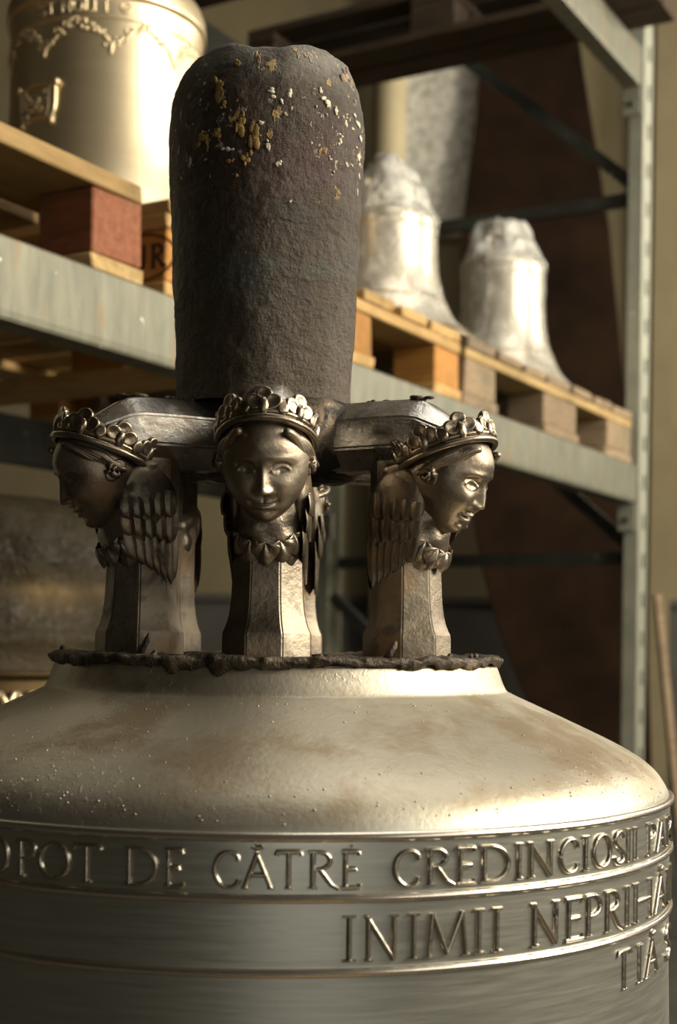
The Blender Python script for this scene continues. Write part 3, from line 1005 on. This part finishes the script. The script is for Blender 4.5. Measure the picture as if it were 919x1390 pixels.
        for q in (-1, 1):
            mb.blob(base + lean * 0.0076 + side * q * 0.0066 - nor * .0012, (side + lean * .35 * q) * 0.0070, (lean - side * .35 * q) * 0.0060, nor * 0.0052, 18, 12, 0.5)
        mb.blob(base + lean * 0.0134 - nor * .0012, side * 0.0068, lean * 0.0062, nor * 0.0052, 18, 12, 0.5)
        if adeg < 125:
            out, side, base = fr(a + R_(22))
            mb.blob(base + up * 0.0042 + out * .0004, side * 0.0052, up * 0.0062, out * 0.0048, 14, 10, 0.3)
    mb.build('coronet', M_CORONET, arm)

    # collar of shell-shaped leaves under the chin
    mb = MB()
    for adeg, zc in ((-80, .1130), (-62, .1010), (-42, .0925), (-21, .0870), (0, .0850), (21, .0870), (42, .0925), (62, .1010), (80, .1130)):
        a = R_(adeg)
        out = Vector((math.sin(a), -math.cos(a), 0.0))
        cen = Vector(L3(0.140 + 0.0305 * math.cos(a), 0.0288 * math.sin(a), zc))
        up = Vector((0, 0, 1))
        side = up.cross(out).normalized()
        down = (-up * 1.0 + side * (0.75 * math.sin(a)) - out * .12).normalized()
        sv = down.cross(out).normalized()
        nv_ = sv.cross(down).normalized()
        if nv_.dot(out) < 0:
            nv_ = -nv_
        Lf = 0.0165
        rows = []
        for p in range(8):
            t = p / 7
            row = []
            for q in range(21):
                ph = R_(-82 + 164 * q / 20)
                ridge = math.cos(5 * ph)
                rad = Lf * t * (0.86 + 0.12 * math.cos(ph) + 0.07 * ridge)
                hgt = 0.0040 * math.sin(math.pi * (0.25 + 0.75 * t)) ** 0.8 + 0.0011 * ridge * t * (1.25 - t) * 2 - 0.0012
                row.append(cen + down * rad * math.cos(ph) + sv * rad * math.sin(ph) * .80 + nv_ * hgt)
            rows.append(row)
        mb.grid(rows)
    mb.build('collar', M_DRAPE, arm)

    # wings on both flanks of the post
    def feather(mb, base, dirv, side, nor, ln, wd, hg):
        base, dirv, side, nor = Vector(base), Vector(dirv).normalized(), Vector(side).normalized(), Vector(nor).normalized()
        rows = []
        nl, nw_ = 9, 8
        for i in range(nl + 1):
            t = i / nl
            half = wd * 0.5 * (math.sin(math.pi * min(1.0, 0.22 + 0.62 * t)) ** 0.7) * (1 if t < .8 else math.sqrt(max(0.0, 1 - ((t - .8) / .2) ** 2)) * .98 + .02)
            row = []
            for j in range(nw_ + 1):
                s = -1 + 2 * j / nw_
                dome = (1 - s * s) ** 0.5 if abs(s) < 1 else 0
                rib = 0.35 * math.exp(-(s / 0.14) ** 2)
                barb = 0.05 * math.sin((t * 9 - abs(s) * 2.0) * 6.0)
                hgt = hg * (0.95 * dome ** 1.2 + rib + barb * dome) * (1 - 0.25 * (1 - t)) - hg * .25
                row.append(base + dirv * ln * t + side * half * s + nor * (hgt + 0.0012 * math.sin(math.pi * t)))
            rows.append(row)
        mb.grid(rows)

    for sgn in (-1, 1):
        mb = MB()
        nor = Vector((sgn, 0, 0))
        T0 = 0.0262
        # smooth shoulder of the wing, a thick bent pad
        mb.blob(L3(0.1400, sgn * (T0 - .002), 0.122), Vector((0, -(0.0255), 0.002)), Vector((0, -(0.002), 0.0310)), nor * 0.0092, 30, 20)
        mb.blob(L3(0.1480, sgn * (T0 + .000), 0.134), Vector((0, -(0.0150), 0.003)), Vector((0, -(-0.002), 0.0170)), nor * 0.0080, 24, 16, .25)
        # rows of feathers; (o, z, angle from straight down towards the back, length, width, height offset)
        def row(n, o0, z0, o1, z1, a0, a1, l0, l1, wd, off):
            for k in range(n):
                t = k / max(1, n - 1)
                o, z = o0 + (o1 - o0) * t, z0 + (z1 - z0) * t
                a = R_(a0 + (a1 - a0) * t)
                dv = Vector((0, math.sin(a), -math.cos(a)))
                sv = Vector((0, -math.cos(a), -math.sin(a)))
                feather(mb, Vector(L3(o, sgn * (T0 + off), z)), dv, sv, nor, l0 + (l1 - l0) * t, wd, 0.0021)
        row(6, 0.1580, 0.100, 0.1210, 0.112, 14, 0, 0.026, 0.056, 0.0122, 0.0008)
        row(5, 0.1610, 0.112, 0.1220, 0.122, 12, -2, 0.019, 0.033, 0.0126, 0.0036)
        row(5, 0.1620, 0.122, 0.1250, 0.131, 10, 0, 0.016, 0.022, 0.0122, 0.0058)
        mb.build('wing', M_WING, arm)

    # flakes of black crust lying along the arm
    mb = MB()
    rr = random.Random(3)
    for o, s in [(0.150, .006), (0.146, .008), (0.138, .007), (0.118, .004), (0.104, .0035), (0.094, .005), (0.082, .004)]:
        for q in range(3):
            c = Vector(L3(o + rr.uniform(-.005, .005), rr.uniform(-.009, .009), 0.2082 + rr.uniform(-.0005, .0012)))
            mb.blob(c, (s * rr.uniform(.4, .8), 0, .0006), (0, s * rr.uniform(.6, 1), .0004), (0, 0, .0016), 7, 4)
    fl = mb.build('crust_flakes', M_CRUST, arm)
    fl['kind'] = 'stuff'
    return arm


def copy_tree(o, parent):
    c = o.copy()
    COL.objects.link(c)
    c.parent = parent
    for ch in list(o.children):
        d = ch.copy()
        COL.objects.link(d)
        d.parent = c
    return c


arm0 = build_arm()
kids = list(arm0.children)
arm0.parent = bell
for k in range(6):
    a = arm0 if k == 0 else None
    if a is None:
        a = arm0.copy()
        COL.objects.link(a)
        a.parent = bell
        for ch in kids:
            d = ch.copy()
            COL.objects.link(d)
            d.parent = a
    a.rotation_euler = (0, 0, R_(-1.2 + 60 * k))
    if k == 0:
        for ch in kids:
            if ch.name.startswith('crust_flakes'):
                front_flakes = ch

bpy.data.objects.remove(front_flakes)             # the front arm is bare

# ------------------------------------------------------------------ boards, blocks and pallets
def board_mesh(L, W, T, seed=0, bev=0.0025):
    """a board lying along local x, centred, slightly uneven"""
    rr = random.Random(seed)
    bm = bmesh.new()
    bmesh.ops.create_cube(bm, size=1.0)
    for v in bm.verts:
        v.co.x *= L
        v.co.y *= W
        v.co.z *= T
        v.co.x += rr.uniform(-.003, .003)
        v.co.y += rr.uniform(-.0015, .0015)
        v.co.z += rr.uniform(-.0012, .0012)
    bmesh.ops.bevel(bm, geom=list(bm.edges), offset=bev, segments=1, affect='EDGES')
    me = bpy.data.meshes.new('board')
    bm.to_mesh(me)
    bm.free()
    return me


_seed = [100]


def board(name, parent, mat, s0, s1, e0, e1, z0, z1, along='s'):
    """board filling the box s0..s1 x e0..e1 x z0..z1 of its parent, grain along s or e"""
    _seed[0] += 1
    L, W = (s1 - s0, e1 - e0) if along == 's' else (e1 - e0, s1 - s0)
    me = board_mesh(L, W, z1 - z0, _seed[0])
    me.materials.append(mat)
    o = bpy.data.objects.new(name, me)
    COL.objects.link(o)
    o.parent = parent
    o.location = ((s0 + s1) / 2, (e0 + e1) / 2, (z0 + z1) / 2)
    o.rotation_euler = (0, 0, 0 if along == 's' else math.pi / 2)
    return o


def pallet(label, loc, rz, L, W, mats, deck_along='e', n_deck=7, block_s=None, block_w=0.145, block_mats=None, group=None):
    """local x = L, y = W, z up from its underside. Deck boards run along 'e' (y) or 's' (x)"""
    p = tag(empty('wooden_pallet', loc, rz), label, 'pallet', group)
    mdeck, mstr, mblk, mbot = mats
    block_s = block_s or [(0, .1), (L / 2 - .07, L / 2 + .07), (L - .1, L)]
    blks = {}
    es = [(0, .10), (W / 2 - .07, W / 2 + .07), (W - .10, W)]
    if deck_along == 'e':
        wd = L / n_deck
        for k in range(n_deck):
            g = 0.022 + 0.02 * ((k * 7) % 3) / 2
            x0 = k * wd + (0 if k == 0 else g / 2)
            x1 = (k + 1) * wd - (0 if k == n_deck - 1 else g / 2)
            board('deck_board', p, mdeck, x0, x1, 0.002 * ((k * 5) % 4) - .004, W, .1225, .1445, 'e')
        for e0, e1 in es:
            board('stringer_board', p, mstr, 0, L, e0, e1, .1005, .1220, 's')
    else:
        wd = W / n_deck
        for k in range(n_deck):
            g = 0.03
            board('deck_board', p, mdeck, -.004 * (k % 2), L, k * wd + (0 if k == 0 else g / 2), (k + 1) * wd - (0 if k == n_deck - 1 else g / 2), .1165, .1445, 's')
    for i, (s0, s1) in enumerate(block_s):
        for j, (e0, e1) in enumerate(es):
            mm = (block_mats or {}).get((i, j), mblk)
            zt = .1000 if deck_along == 'e' else .1160
            blks[(i, j)] = board('block', p, mm, s0 + .002, s1 - .002, e0 + .002, e1, .0225, zt, 'e')
        board('bottom_board', p, mbot, s0 - .004, s1 + .004, 0, W, 0, .0220, 'e')
    return p, blks


# pallet under the big bell
pallet('pale wooden pallet on the floor carrying the large inscribed bell', (BX - .5 * math.cos(R_(60)) + .5 * math.sin(R_(60)), BY - .5 * math.sin(R_(60)) - .5 * math.cos(R_(60)), 0), R_(60), 1.0, 1.0, (M_YOLD, M_YOLD, M_OLDWOOD, M_OLDWOOD))

# ------------------------------------------------------------------ storage rack: local x along the beams (away to the right), y = depth
RZ = R_(60)
RO = Vector((-0.43, 1.776, 0))
rack = tag(empty('storage_rack', RO, RZ), 'tall steel pallet rack with pale beams, slotted upright and dark cross braces', 'rack')
BZ0, BZ1 = 1.410, 1.510                     # shelf beam
UZ0, UZ1 = 2.595, 2.700                     # upper beam
RD = 1.05


def rack_part(name, mat, mb, smooth=False):
    return mb.build(name, mat, rack, smooth=smooth)


def beam(s0, s1, e0, z0, z1, front):
    mb = MB()
    h = z1 - z0
    # C-section: rounded face, top flange step and a lower lip
    sec = [(0.0, z0 + .006), (0.0, z1 - .004), (0.003, z1), (0.05, z1), (0.05, z0 - .007), (0.003, z0 - .007), (0.001, z0 - .003)]
    rows = [[(s, e0 + (y if front else -y), z) for y, z in sec] for s in (s0, s1)]
    mb.grid(rows, closed_v=True)
    mb.f.append(tuple(range(7)))
    mb.f.append(tuple(range(7, 14)))
    return rack_part('shelf_beam', M_BEAM if front else M_BRACE, mb)  # rear beams take the dark steel to stand for shade inside the rack


S1 = 2.545
S0 = -0.32
for z0, z1 in ((BZ0, BZ1), (UZ0, UZ1)):
    beam(S0, S1 - .002, 0.0, z0, z1, True)
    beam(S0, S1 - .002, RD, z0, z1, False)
    for s in (S0, S1):
        for e in (0.002, RD - .052):
            sg = 1 if s == S0 else -1
            c = rack_part('beam_connector', M_UPRIGHT, MB().box(min(s, s + sg * .008), max(s, s + sg * .008), e, e + .05, z0 - .085, z0 - .007))
            rack_part('beam_connector', M_UPRIGHT, MB().box(s + sg * .002 - .001, s + sg * .05 + .001 if sg > 0 else s + sg * .002 + .001, e - .004, e, z0 - .085, z0 - .008)) if False else None
            b = MB()
            b.tube([(s + sg * .008, e + .025, z0 - .055), (s + sg * .014, e + .025, z0 - .055)], 0.008, 8)
            b.build('bolt', M_BRACE, c)
for s in (S0 - .085, S1 + .0):
    for e in (-0.004, RD - .051):
        front = e < .5
        mb = MB()
        # open omega section: front flange with slots, two webs
        sgn = 1 if front else -1
        ef = e if front else e + .055
        mb.box(s, s + .085, min(ef, ef + sgn * .004), max(ef, ef + sgn * .004), 0, 2.98)
        mb.box(s, s + .004, min(ef, ef + sgn * .040), max(ef, ef + sgn * .040), 0, 2.98)
        mb.box(s + .081, s + .085, min(ef, ef + sgn * .040), max(ef, ef + sgn * .040), 0, 2.98)
        up = rack_part('upright', M_UPRIGHT, mb)
        if front:
            z = 0.10
            while z < 2.95:
                for q in (0.052,):
                    h = MB().box(s + q - .008, s + q + .008, ef - .0012, ef + .001, z, z + .042)
                    if q < .04 or True:
                        hb = h.build('slot', M_HOLE, up, smooth=False)
                    break
                z += 0.112
        rack_part('foot_plate', M_BRACE, MB().box(s - .015, s + .10, e - .02, e + .075, -0.0, .006))
    sm = s + .045

    def bar(p, q, w=.018, t=.012):
        p, q = Vector((sm, p[0], p[1])), Vector((sm, q[0], q[1]))
        d = (q - p).normalized()
        up_ = Vector((1, 0, 0)).cross(d)
        mb = MB()
        rows = [[c + up_ * a * w + Vector((1, 0, 0)) * b * t for a, b in ((-1, -1), (1, -1), (1, 1), (-1, 1))] for c in (p, q)]
        mb.grid(rows, closed_v=True)
        mb.f.append((0, 1, 2, 3))
        mb.f.append((4, 5, 6, 7))
        return rack_part('cross_brace', M_BRACE, mb)
    for z in (0.25, 1.25, 2.285):
        bar((.05, z), (RD - .05, z))
    for z in (0.29, 1.29, 2.33):
        top = min(2.95, z + .90 * .95)
        bar((.04, z), (.04 + (top - z) / .87, top) if z < 2.3 else (.04 + .62 / .87, 2.95))

# wooden slats lying between the front and rear beam of the shelf, under the pallets
# ------------------------------------------------------------------ pallets on the shelf
def rp(s, e, z):
    d = Vector((math.cos(RZ), math.sin(RZ), 0))
    n = Vector((-math.sin(RZ), math.cos(RZ), 0))
    return RO + d * s + n * e + Vector((0, 0, z))


EDGE = 0.004
L1 = 0.80
p1, b1 = pallet('old pallet with red stained corner block at the left end of the shelf', rp(0.285 - L1, EDGE, BZ1), RZ, L1, 1.1, (M_BROWNDECK, M_OLDWOOD, M_OLDWOOD, M_YOLD), 's', 6,
                [(0, .105), (L1 / 2 - .05, L1 / 2 + .05), (L1 - .108, L1)], block_mats={(2, 0): M_REDBLOCK})
p2, b2 = pallet('new orange pine pallet with a branded oval, middle of the shelf', rp(0.345, EDGE, BZ1), RZ, 1.022, 1.1, (M_PINE, M_PINE, M_ORANGE, M_PINE), 'e', 7,
                [(0, .12), (.50, .64), (.905, 1.022)])
p3, b3 = pallet('greyish weathered pallet at the right end of the shelf', rp(1.395, EDGE, BZ1), RZ, 1.105, 1.1, (M_OLDWOOD, M_YOLD, M_OLDWOOD, M_OLDWOOD), 'e', 7,
                [(0, .165), (.455, .68), (.905, 1.105)])

# branded oval with letters on the near corner block of the middle pallet (its face looks along -x)
bk = b2[(0, 0)]
cw = bk.location.copy()
E0 = 0.050


def brand(u, v, h):
    # u to the right as seen from the near end = decreasing y of the pallet
    w = Vector((-0.0006 - h + 0.002 - .0005, E0 - u, 0.0610 + v))
    # into block space (block is turned by 90 degrees about z)
    q = Matrix.Rotation(-math.pi / 2, 4, 'Z') @ (w - cw)
    return tuple(q)


for ch, u0, w in (('E', -.052, .026), ('U', -.020, .030), ('R', .017, .030)):
    letter_mesh(ch, w, 0.034, 0.0062, 0.0010, lambda u, v, h, u0=u0: brand(u0 + u, v - .017, h)).build('letter', M_INK, bk, smooth=False)
ov = MB()
rows = []
for i in range(48):
    a = 2 * math.pi * i / 48
    rows.append([brand(.064 * math.cos(a) * k, .0345 * math.sin(a) * k, h) for k, h in ((.955, -.0005), (.955, .0008), (1.03, .0008), (1.03, -.0005))])
ov.grid(rows, closed_u=True)
ov.build('brand_oval', M_INK, bk, smooth=False)

# upper level pallets
pallet('dark pallet on the upper beams reaching over the slotted upright', rp(2.20, -.13, UZ1), RZ, 0.22, 1.25, (M_BACKLITWOOD, M_BACKLITWOOD, M_BACKLITWOOD, M_BACKLITWOOD), 'e', 2, [(0, .10), (.12, .22)])
pallet('dark pallet on the upper beams at the top edge, behind the blackened cylinder', rp(0.55, -.06, UZ1), RZ, 1.20, 1.15, (M_BACKLITWOOD, M_BACKLITWOOD, M_BACKLITWOOD, M_BACKLITWOOD), 'e', 8)

# ------------------------------------------------------------------ other bells
def bell_prof(Rs, Rl, H, th=0.02):
    c = [(0.02, H), (Rs * .55, H - .004), (Rs * .84, H - H * .03), (Rs * .97, H - H * .075), (Rs, H - H * .12), (Rs * .985, H - H * .19), (Rs * .99, H * .66), (Rs * 1.03, H * .50),
         (Rs * 1.10 + (Rl - Rs) * .06, H * .34), (Rs + (Rl - Rs) * .45, H * .18), (Rs + (Rl - Rs) * .80, H * .07), (Rl, H * .012), (Rl * .995, 0), (Rl - th, 0), (Rl - th * 1.2, H * .05), (Rs * .9, H * .4), (Rs * .8, H * .85), (0.02, H * .93)]
    return catmull(c, 5)


# golden bell, left
gp = rp(0.557, 0.30, BZ1 + .1447)
gb = tag(empty('golden_bell', gp), 'golden bronze bell with garland relief and small shield, at the top left', 'bell')
Rg = 0.163
gprof = catmull([(0.02, .452), (.09, .449), (.140, .437), (.158, .424), (.1655, .408), (.1690, .390), (.1690, .378), (.1640, .372), (.1625, .345), (.1620, .30), (.1635, .22), (.170, .14), (.184, .075), (.205, .03), (.214, .006), (.213, 0), (.190, 0), (.15, .12), (.14, .38), (.02, .42)], 5)
MB().lathe(gprof, 160).build('bell_body', M_GOLD, gb)
for zz, RR, rr in ((.378, .1680, .0022), (.342, .1625, .0018), (.404, .1660, .0018)):
    torus(RR, zz, rr, 160, 8).build('moulding_ring', M_GOLD, gb)
for ch, adeg, w in (('S', -33, .016), ('T', -27, .018), ('N', -17.5, .019), ('O', -10.5, .018), ('L', -3.5, .013), ('I', 1.2, .007), ('I', 7.5, .008), ('o', 17.0, .018)):
    letter_mesh(ch, w, .020, .0034, .0022, cyl_place(.1627, R_(adeg), .3505)).build('letter', M_GOLD, gb, sharp=50)
gar = MB()
rr = random.Random(5)
for sw in range(9):
    a0 = R_(-8 + 40 * sw)
    for q in range(26):
        t = -1 + 2 * q / 25
        a = a0 + t * R_(19)
        z = .334 - .034 * abs(t) ** 1.7
        for e in range(2):
            aa = a + rr.uniform(-.02, .02)
            zz = z + rr.uniform(-.009, .008)
            rad = .1626
            s = rr.uniform(.0022, .0042)
            out = Vector((math.sin(aa), -math.cos(aa), 0))
            tg = Vector((math.cos(aa), math.sin(aa), 0))
            gar.blob(out * rad + Vector((0, 0, zz)), tg * s, Vector((0, 0, s * rr.uniform(.7, 1.4))), out * .0026, 7, 5)
    a = a0 + R_(20)
    out = Vector((math.sin(a), -math.cos(a), 0))
    tg = Vector((math.cos(a), math.sin(a), 0))
    for q in range(5):
        gar.blob(out * .1628 + Vector((0, 0, .300 - .0035 * q)), tg * (.006 - .001 * q), Vector((0, 0, .0035)), out * .0026, 8, 6)
gar.build('garland', M_GOLD, gb)
# shield with rolled side frames and knobs
sh = MB()
pl = cyl_place(.1622, R_(-33), .208)
W_, H_ = .074, .050
sh.grid([[pl(-W_ / 2 + W_ * i / 12, -H_ / 2 + H_ * j / 8, .003 + .0012 * math.sin(i * 1.7 + 1) * math.sin(j * 2.1)) for j in range(9)] for i in range(13)])
for s in (-1, 1):
    for off, r_ in ((0, .0038), (-.012, .0026)):
        pts = [pl(s * (W_ / 2 + off - .009 * max(0, -q) ** 2), q * H_ * .55, .0035) for q in np.linspace(-1, 1, 13)]
        sh.tube(pts, r_, 8)
    for q in (-1, 1):
        c = Vector(pl(s * (W_ / 2 + (.003 if q > 0 else -.006)), q * (H_ * .55 + .003), .005))
        sh.blob(c, (.0062, 0, 0), (0, .0062, 0), (0, 0, .0062), 10, 8)
for q in (-1, 1):
    sh.tube([pl(x, q * H_ * .52 + .004 * math.cos(x * 40), .0035) for x in np.linspace(-W_ / 2, W_ / 2, 13)], .0032, 8)
for k in range(14):
    c = Vector(pl(rr.uniform(-.024, .024), rr.uniform(-.02, .02), .004))
    sh.blob(c, (.0045, 0, 0), (0, .003, 0), (0, 0, .0045), 7, 5)
sh.build('shield', M_GOLD, gb)
# crown of the golden bell, above the frame
cb = MB()
for k in range(6):
    a = k * math.pi / 3
    cb.tube([(0.075 * math.sin(a), -.075 * math.cos(a), .445), (.078 * math.sin(a), -.078 * math.cos(a), .49), (.06 * math.sin(a), -.06 * math.cos(a), .53), (0, 0, .54)], [.014, .014, .014, .014], 8)
cb.build('crown_loop', M_GOLD, gb)


def wrapped_bell(label, loc, Rs, Rl, H, capH, seed, cap):
    b = tag(empty('wrapped_bell', loc), label, 'bell', 'bells wrapped in clear film on the shelf')
    pr = bell_prof(Rs, Rl, H)
    MB().lathe(pr, 112).build('bell_body', M_WBRONZE, b)
    for zf, rr in ((.845, .0035), (.60, .002), (.30, .002)):
        # ring radius follows the profile
        zc = H * zf
        RR = max(r for r, z in pr if abs(z - zc) < H * .03)
        torus(RR, zc, rr, 112, 8).build('moulding_ring', M_WBRONZE, b)
    lp = MB()
    for k in range(4):
        a = k * math.pi / 2 + .5
        q = Rs * .42
        lp.tube([(q * math.sin(a), -q * math.cos(a), H - .01), (q * 1.05 * math.sin(a), -q * 1.05 * math.cos(a), H + capH * .45), (q * .6 * math.sin(a), -q * .6 * math.cos(a), H + capH * .8), (0, 0, H + capH * .85)], Rs * .13, 10)
    lp.build('crown_loop', M_WBRONZE, b)
    # film: follows the bell, crumpled over its crown
    ctrl = [(.004, H + capH * 1.02)] + [(Rs * q, H + capH * h) for q, h in cap] + [(Rs * .95, H * .985), (Rs * 1.05, H * .93), (Rs * 1.05, H * .86), (Rs * 1.04, H * .70), (Rs * 1.08, H * .5), (Rs * 1.15 + (Rl - Rs) * .06, H * .34), (Rs * 1.03 + (Rl - Rs) * .45, H * .18), (Rs * 1.01 + (Rl - Rs) * .82, H * .07), (Rl * 1.015, .012)]
    pr = np.array(catmull(ctrl, 7))
    n = 128
    ang = np.linspace(0, 2 * math.pi, n, endpoint=False)
    G = np.stack([pr[:, None, 0] * np.sin(ang)[None], -pr[:, None, 0] * np.cos(ang)[None], np.repeat(pr[:, None, 1], n, 1)], -1)
    amp = np.interp(pr[:, 1], [0, H * .5, H * .88, H * .98, H + capH], [.0012, .0025, .003, .007, .009])[:, None]
    nz = vnoise3(G * 22, seed) + .6 * vnoise3(G * 50, seed + 1) + .35 * vnoise3(G * 100, seed + 2)
    rad = 1 + (nz * amp) / np.maximum(pr[:, None, 0], .03)
    G[..., 0] *= rad
    G[..., 1] *= rad
    G[..., 2] += np.where(pr[:, None, 1] > H * .98, nz * .005, 0)
    j = int(np.argmin(np.abs(pr[:, 1] - H * .95)))
    m = MB()
    m.grid([[tuple(p) for p in r] for r in G[:j + 1]], closed_v=True)
    m.build('film_cap', M_FILMCAP, b)
    m = MB()
    m.grid([[tuple(p) for p in r] for r in G[j:]], closed_v=True)
    m.build('plastic_film', M_FILM, b)
    return b


wrapped_bell('film wrapped bell just right of the blackened cylinder on the orange pallet', rp(1.40, 0.205, BZ1 + .1447), .110, .202, .292, .130, 21, ((.16, 1.0), (.34, .84), (.62, .50), (.82, .20)))
wrapped_bell('film wrapped bell nearest the upright on the weathered pallet', rp(2.19, 0.268, BZ1 + .1447), .110, .222, .395, .085, 42, ((.42, 1.0), (.66, .93), (.78, .55), (.86, .18)))

# film wrapped bell with shade in its colour, on the floor below the shelf, left
fb = tag(empty('wrapped_bell', rp(0.369, .43, 0.144)), 'brown bell in dusty film below the shelf, far left', 'bell')
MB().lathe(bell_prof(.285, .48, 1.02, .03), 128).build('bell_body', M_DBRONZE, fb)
for zz, RR in ((.80, .287), (.735, .287), (.640, .288)):
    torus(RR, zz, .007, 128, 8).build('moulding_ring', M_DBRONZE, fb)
gd = MB()
for k in range(72):
    a = 2 * math.pi * k / 72
    for s in (-1, 1):
        pts = []
        for q in range(7):
            t = q / 6
            aa = a + s * (t - .5) * .17
            z = .745 - .085 * t
            Rr = .288
            pts.append((Rr * math.sin(aa), -Rr * math.cos(aa), z + .03))
        gd.tube(pts, .005, 6)
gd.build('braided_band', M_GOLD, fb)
ctrl = [(.01, 1.075), (.12, 1.08), (.20, 1.07), (.275, 1.045), (.305, .99), (.303, .93), (.300, .88), (.310, .855), (.303, .83), (.309, .805)]
pr = np.array(catmull(ctrl, 7))
n = 150
ang = np.linspace(0, 2 * math.pi, n, endpoint=False)
G = np.stack([pr[:, None, 0] * np.sin(ang)[None], -pr[:, None, 0] * np.cos(ang)[None], np.repeat(pr[:, None, 1], n, 1)], -1)
nz = vnoise3(G * 9, 71) + .6 * vnoise3(G * 24, 72) + .3 * vnoise3(G * 60, 73)
rad = 1 + nz * .011 / np.maximum(pr[:, None, 0], .05)
G[..., 0] *= rad
G[..., 1] *= rad
m = MB()
m.grid([[tuple(p) for p in r] for r in G], closed_v=True)
m.build('plastic_film', M_FILMSHADE, fb)
pallet('floor pallet below the shelf carrying the dusty film wrapped bell', rp(0.369 - .5, -.07, 0), RZ, 1.0, 1.0, (M_OLDWOOD,) * 4)

# ------------------------------------------------------------------ things behind the rack
def slab(name, outline, y, th, mat, lean=0.0):
    """outline in (x, z); thick board standing in the plane y"""
    mb = MB()
    n = len(outline)
    vs = [(x, y + lean * z, z) for x, z in outline] + [(x, y + th + lean * z, z) for x, z in outline]
    fs = [tuple(range(n)), tuple(range(n, 2 * n))] + [(i, (i + 1) % n, n + (i + 1) % n, n + i) for i in range(n)]
    mb.add(vs, fs)
    return mb.build(name, mat, None, smooth=False)


ol = catmull([(.56, 3.55), (.545, 3.22), (.505, 2.87), (.480, 2.60), (.475, 2.30), (.50, 1.90), (.545, 1.45), (.60, 1.18), (.685, .93), (.80, .66), (.95, .40), (1.12, .15), (1.22, 0.0)], 4)
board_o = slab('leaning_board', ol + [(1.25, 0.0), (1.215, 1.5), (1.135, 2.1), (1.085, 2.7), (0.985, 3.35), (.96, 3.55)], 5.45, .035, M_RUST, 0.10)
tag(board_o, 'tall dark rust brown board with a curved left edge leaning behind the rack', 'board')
po = MB().box(0.235, 0.60, 5.93, 5.998, 2.73, 3.75).build('stucco_panel', M_LITWALL, None, smooth=False)  # added panel standing for a lit stretch of the back wall
tag(po, 'rough pale grey panel on the back wall above the film wrapped bells', 'panel')
pipe = MB()
pipe.tube([(0.19, 5.85, 0), (0.19, 5.85, 4.3)], .065, 20, True)
po = pipe.build('wall_pipe', M_PIPE, None, sharp=40)
tag(po, 'ochre painted vertical pipe beside the rough grey panel', 'pipe')
pk = MB().box(-.013, .013, -.010, .010, 0, 1.18).build('loose_plank', M_OLDWOOD, None, smooth=False)
pk.location = (1.205, 4.75, 0)
pk.rotation_euler = (R_(-4), R_(-4.5), R_(20))
tag(pk, 'thin pale lath leaning beside the rack upright', 'plank')
# corrugated sheet at the far left behind the golden bell
cs = MB()
rows = []
for i in range(61):
    x = -1.0 + i / 60
    rows.append([(x, .014 * math.sin(i * .9), 0), (x, .014 * math.sin(i * .9), 2.6)])
cs.grid(rows)
rows = [[(p[0], p[1] + .004, p[2]) for p in r] for r in rows]
cs.grid(rows)
po = cs.build('corrugated_sheet', M_SHEET)
po.location = (-1.05, 4.3, 0)
po.rotation_euler = (R_(-3), 0, R_(25))
tag(po, 'grey corrugated metal sheet standing behind the golden bell', 'sheet')
